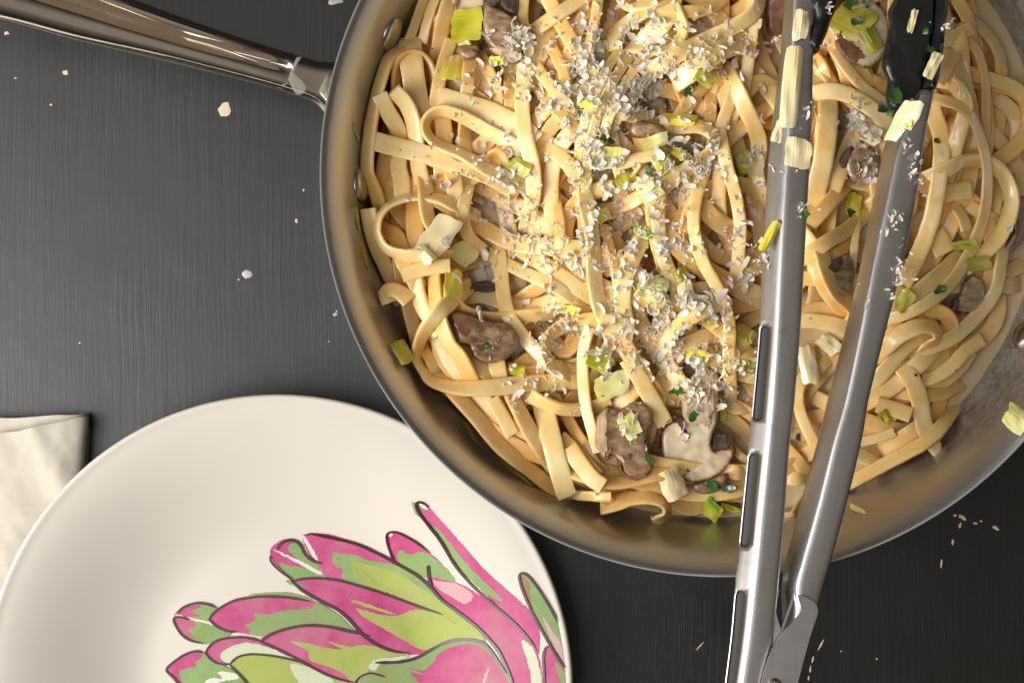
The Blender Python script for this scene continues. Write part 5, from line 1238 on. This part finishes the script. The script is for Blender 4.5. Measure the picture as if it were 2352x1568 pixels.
flat_slab('pivot_tab', [(1789,1354),(1779,1392),(1794,1448),(1800,1480),(1795,1560),(1770,1640),(1710,1640),(1722,1500),(1745,1354)], .0812, .0011, 'tong_steel', la, 2, 0)
flat_slab('pivot_pin', blob(1779, 1570, 15, 15, 0, 20, 0, 1), .0846, .0022, 'rivet_steel', tongs, 2, .0016)
flat_slab('lock_strip', [(1822,1362),(1827,1364),(1797,1448),(1793,1446)], .0815, .0012, 'tong_steel', tongs, 2, .0004)
# silicone tips
sl = [cv('C', *p0) for p0 in [(240,-120),(500,-120),(490,0),(470,90),(430,185),(405,265),(370,345),(330,425),(290,440),(235,400),(215,330),(240,230),(275,150),(250,60)]]
flat_slab('silicone_tip', sl, .0655, .0085, 'silicone', tongs, 4, .0035, .0012)
sr = [cv('C', *p0) for p0 in [(960,-160),(935,0),(890,100),(900,215),(858,400),(842,530),(885,640),(872,750),(900,850),(975,900),(1070,860),(1135,760),(1185,560),(1240,280),(1262,0),(1270,-160)]]
flat_slab('silicone_tip', sr, .0635, .0040, 'silicone', tongs, 4, .0016, .0003)
sw = [cv('C', *p0) for p0 in [(1262,-160),(1256,0),(1235,280),(1182,560),(1150,720),(1245,715),(1290,480),(1325,200),(1335,0),(1340,-160)]]
flat_slab('silicone_edge', sw, .0640, .0105, 'silicone', tongs, 4, .0022, .0003)

# leek and herb bits stuck to the tongs
TZ = arm_z(200, False)
TG = 'bits stuck to the tongs'
leek('long white ribbed leek strip stuck along the slotted tong arm', 'C', 132, 690, 640, 150, 95, 'leek_white', .30, .0012, TZ, group=TG)
leek('short white leek piece above the long strip on the slotted arm', 'C', 205, 205, 240, 115, 97, 'leek_white', .25, .0012, TZ - .001, group=TG)
leek('sheer cream leek film below the long strip on the slotted arm', 'C', 185, 1205, 230, 205, 95, 'leek_white', .12, .0008, TZ + .001, group=TG)
leek('torn leek point beside the foot of the long white strip', 'C', 40, 1030, 190, 90, 110, 'leek_white', .2, .0004, TZ - .003, group=TG)
leek('yellow leek sliver caught on the edge of the slotted arm', 'E', 1718, 285, 250, 75, -62, 'leek_yellow', .4, .0012, arm_z(540, False) - .003, group=TG)
leek('curled white leek with yellow edge wedged on the plain arm', 'C', 1010, 960, 330, 150, -65, 'leek_white', .3, .002, arm_z(280, True) - .004, (.8, 0), group=TG)
leek('yellow leek stripe inside the curl wedged on the plain arm', 'C', 1045, 930, 150, 60, -75, 'leek_yellow', .3, .0034, arm_z(280, True) - .0035, (.8, 0), group=TG)
leek('thin pale leek sliver on the black silicone pad', 'C', 1080, 170, 185, 52, -75, 'leek_white', .1, .0006, .0675, group=TG)
leek('grey-white leek scrap on the rim of the silicone pad', 'C', 1240, 520, 220, 90, -65, 'leek_white', .2, .0006, .0742, group=TG)
parsley('bright parsley leaf on the black silicone pad', 'C', 955, 760, 150, 101, .0685, TG)
parsley('parsley bit on the rim of the silicone pad', 'C', 1225, 390, 80, 102, .0752, TG)
parsley('small parsley sliver in the middle of the silicone pad', 'C', 1182, 255, 55, 103, .0685, TG)
parsley('parsley on the white leek curl wedged on the plain arm', 'C', 1100, 815, 80, 104, arm_z(240, True) + .001, TG)
parsley('parsley speck at the foot of the silicone pad', 'C', 910, 890, 60, 105, .069, TG)
parsley('parsley on the slotted arm edge below the leek film', 'F', 255, 110, 60, 106, arm_z(490, False), TG)

# ------------------------------------------------------------------ grated cheese
def curl_proto(seed):
    r = random.Random(seed); n = 11
    R = r.uniform(.0008, .0019); sweep = r.uniform(1.6, 5.4); wd = r.uniform(.0009, .0021); th = .00016
    if r.random() < .35: R = r.uniform(.0024, .0045); sweep = r.uniform(.8, 1.3); wd = r.uniform(.0010, .0022)
    pitch = r.uniform(-.0009, .0009); verts = []
    for i in range(n):
        t = i / (n - 1); a = sweep * (t - .5); w_ = wd * (1 - .55 * abs(2 * t - 1) ** 3) * r.uniform(.8, 1.15)
        x, y, z = R * math.sin(a), pitch * (t - .5) * 2, R * (1 - math.cos(a))
        nx, nz = -math.sin(a), math.cos(a)
        for sy, st in ((-1, -1), (1, -1), (1, 1), (-1, 1)): verts.append((x + nx * st * th / 2, y + sy * w_ / 2, z + nz * st * th / 2))
    faces = []
    for i in range(n - 1):
        for k in range(4):
            a, b = i * 4 + k, i * 4 + (k + 1) % 4; faces.append((a, b, b + 4, a + 4))
    faces += [(3, 2, 1, 0), tuple((n - 1) * 4 + k for k in range(4))]
    return np.array(verts), faces
PROTO = [curl_proto(i) for i in range(36)]
PME = []
for i, (v, f) in enumerate(PROTO):
    me = bpy.data.meshes.new('cheese_curl'); me.from_pydata([tuple(a) for a in v], [], f); me.materials.append(M['cheese']); PME.append(me)
CH = [(1440,60,90,70,130),(1340,120,80,60,140),(1480,150,70,60,130),(1400,210,100,50,160),(1190,90,45,40,60),(1150,180,60,40,55),(1250,230,50,50,55),(1330,300,60,60,70),(1450,240,60,30,70),(1640,130,60,60,60),(1590,60,60,50,50),(1700,100,40,40,25),
 (1150,440,60,50,80),(1190,510,60,60,120),(1250,590,40,40,45),(1390,420,60,60,90),(1350,370,50,40,50),(1600,390,60,50,95),(1620,330,40,40,45),(1560,430,40,40,45),(1450,500,60,60,65),(1350,560,40,70,65),(1450,620,40,60,65),(1540,560,40,80,65),(1690,560,40,60,45),
 (1560,690,60,30,55),(1500,740,50,40,65),(1640,720,50,50,65),(1430,770,60,40,75),(1250,790,25,40,50),(1290,750,50,22,45),(1500,800,60,40,65),(1560,830,60,50,95),(1660,850,50,60,75),(1600,900,50,50,65),(1400,830,40,40,30),(1250,870,50,30,20),(1700,640,30,60,45),
 (1120,330,60,50,25),(1060,200,40,40,12),(1740,390,16,60,35),(1960,290,22,35,60),(1990,390,25,30,25),(1440,1000,40,40,14),(1180,640,60,60,25),(1280,680,50,50,25),(1180,890,90,20,16),(1000,380,60,60,14),(1400,650,300,280,150),(1450,250,320,220,130),(1745,300,14,120,20)]
HEAP_TOP = HM.copy()
shreds = []
for (cx, cy, rx, ry, n) in CH:
    for k in range(int(n * .72)):
        u, v = random.gauss(0, .70), random.gauss(0, .62)
        x, y = cx + u * rx, cy + v * ry
        if x > 1728 and not (1900 < x < 2010 and 230 < y < 440): 
            if x > np.interp(y, [0, 300, 600, 900], [1800, 1768, 1745, 1722]): continue
        p = P(x, y, .05)
        z = float(hm(p.x, p.y)[0]); p = P(x, y, z)
        if math.hypot(p.x - PCX, p.y - PCY) > .128: continue
        z = float(hm(p.x, p.y)[0])
        shreds.append((p.x, p.y, z + abs(random.gauss(0, .0004)) - .0001))
        if random.random() < .5:
            j, i = hidx(np.array([p.x]), np.array([p.y])); HM[j, i] = min(z + .0005, HEAP_TOP[j, i][0] + .0012)
# shreds clinging to the tongs
on_tongs = set()
for (c, x, y, n, sp, rt) in [('F',960,140,14,30,1),('F',990,520,10,25,1),('F',970,640,14,30,1),('F',940,730,8,25,1),('C',1070,1200,12,50,1),('C',1120,1400,10,40,1),('C',250,890,8,25,0),('C',20,1330,10,40,0),('E',1690,480,12,60,0),('E',1640,380,8,40,0),('F',230,60,12,35,0),('F',750,820,3,20,1),('C',1350,200,8,30,1),('C',30,310,5,25,0),('C',400,350,7,30,2),('C',420,60,8,40,2),('F',1840,235,3,15,3),('F',880,250,6,20,1)]:
    for k in range(max(2, int(n * .6))):
        gx_, gy_ = cv(c, x + random.gauss(0, sp), y + random.gauss(0, sp))
        z = {0: arm_z(gy_, False) + .0006, 1: arm_z(gy_, True) + .0004, 2: .0745, 3: .052}[rt]
        if rt == 0: 
            rg = np.interp(gy_, [l[0] for l in LEFT], [l[2] for l in LEFT]); z -= max(0, (rg - gx_)) / 48 * .0088
        p = P(gx_, gy_, z); shreds.append((p.x, p.y, z)); on_tongs.add(len(shreds) - 1)
main_n = len(shreds)
for i in range(1700):
    x, y, z = shreds[random.randrange(main_n)]; x += random.gauss(0, .0035); y += random.gauss(0, .0035)
    if math.hypot(x - PCX, y - PCY) < .128: shreds.append((x, y, float(hm(x, y)[0]) + .0001 if z < .068 else z))
allv, allf, base = [], [], 0
idx_ind = set(random.sample([k for k in range(main_n) if k not in on_tongs], 240))
for i, (x, y, z) in enumerate(shreds):
    pi = random.randrange(len(PROTO)); big = i in idx_ind
    sc = random.uniform(.65, 1.5) * (1.2 if big else 1.0) * (.62 if i in on_tongs else 1) if i < main_n else random.uniform(.25, .6)
    rot = Matrix.Rotation(random.uniform(0, 6.283), 4, 'Z') @ Matrix.Rotation(random.gauss(0, .45) + (random.choice((-1.25, 1.25)) if random.random() < .22 else 0), 4, 'X') @ Matrix.Rotation(random.gauss(0, .5), 4, 'Y')
    if big:
        o = bpy.data.objects.new('cheese_curl', PME[pi]); COL.objects.link(o)
        o.matrix_world = Matrix.Translation((x, y, z + .0002)) @ rot @ Matrix.Scale(sc, 4)
        tag(o, 'larger curl of grated hard cheese scattered over the pasta heap', 'cheese', 'larger cheese curls')
    else:
        R3 = np.array(rot.to_3x3()); v, f = PROTO[pi]
        allv.append((v * sc) @ R3.T + np.array([x, y, z])); allf += [tuple(k + base for k in ff) for ff in f]; base += len(v)
o = mesh_obj('grated_cheese', np.vstack(allv), allf, M['cheese'], smooth=False, origin=(PCX, PCY, .04))
tag(o, 'finely grated hard cheese scattered in drifts over the pasta', 'cheese', kind='stuff')

# pepper specks
pv, pf = [], []
for i in range(70):
    a = random.uniform(0, 6.283); r = .125 * math.sqrt(random.random()); x, y = PCX + r * math.cos(a), PCY + r * math.sin(a); z = float(hm(x, y)[0]); s = random.uniform(.0002, .00045); b = len(pv)
    pv += [(x + s, y, z), (x, y + s, z), (x - s, y, z), (x, y - s, z), (x, y, z + s), (x, y, z - s)]; pf += [tuple(b + k for k in t) for t in ((0,1,4),(1,2,4),(2,3,4),(3,0,4),(1,0,5),(2,1,5),(3,2,5),(0,3,5))]
o = mesh_obj('ground_pepper', pv, pf, M['pepper'], origin=(PCX, PCY, .04)); tag(o, 'tiny black pepper specks sprinkled on the pasta', 'pepper', kind='stuff')
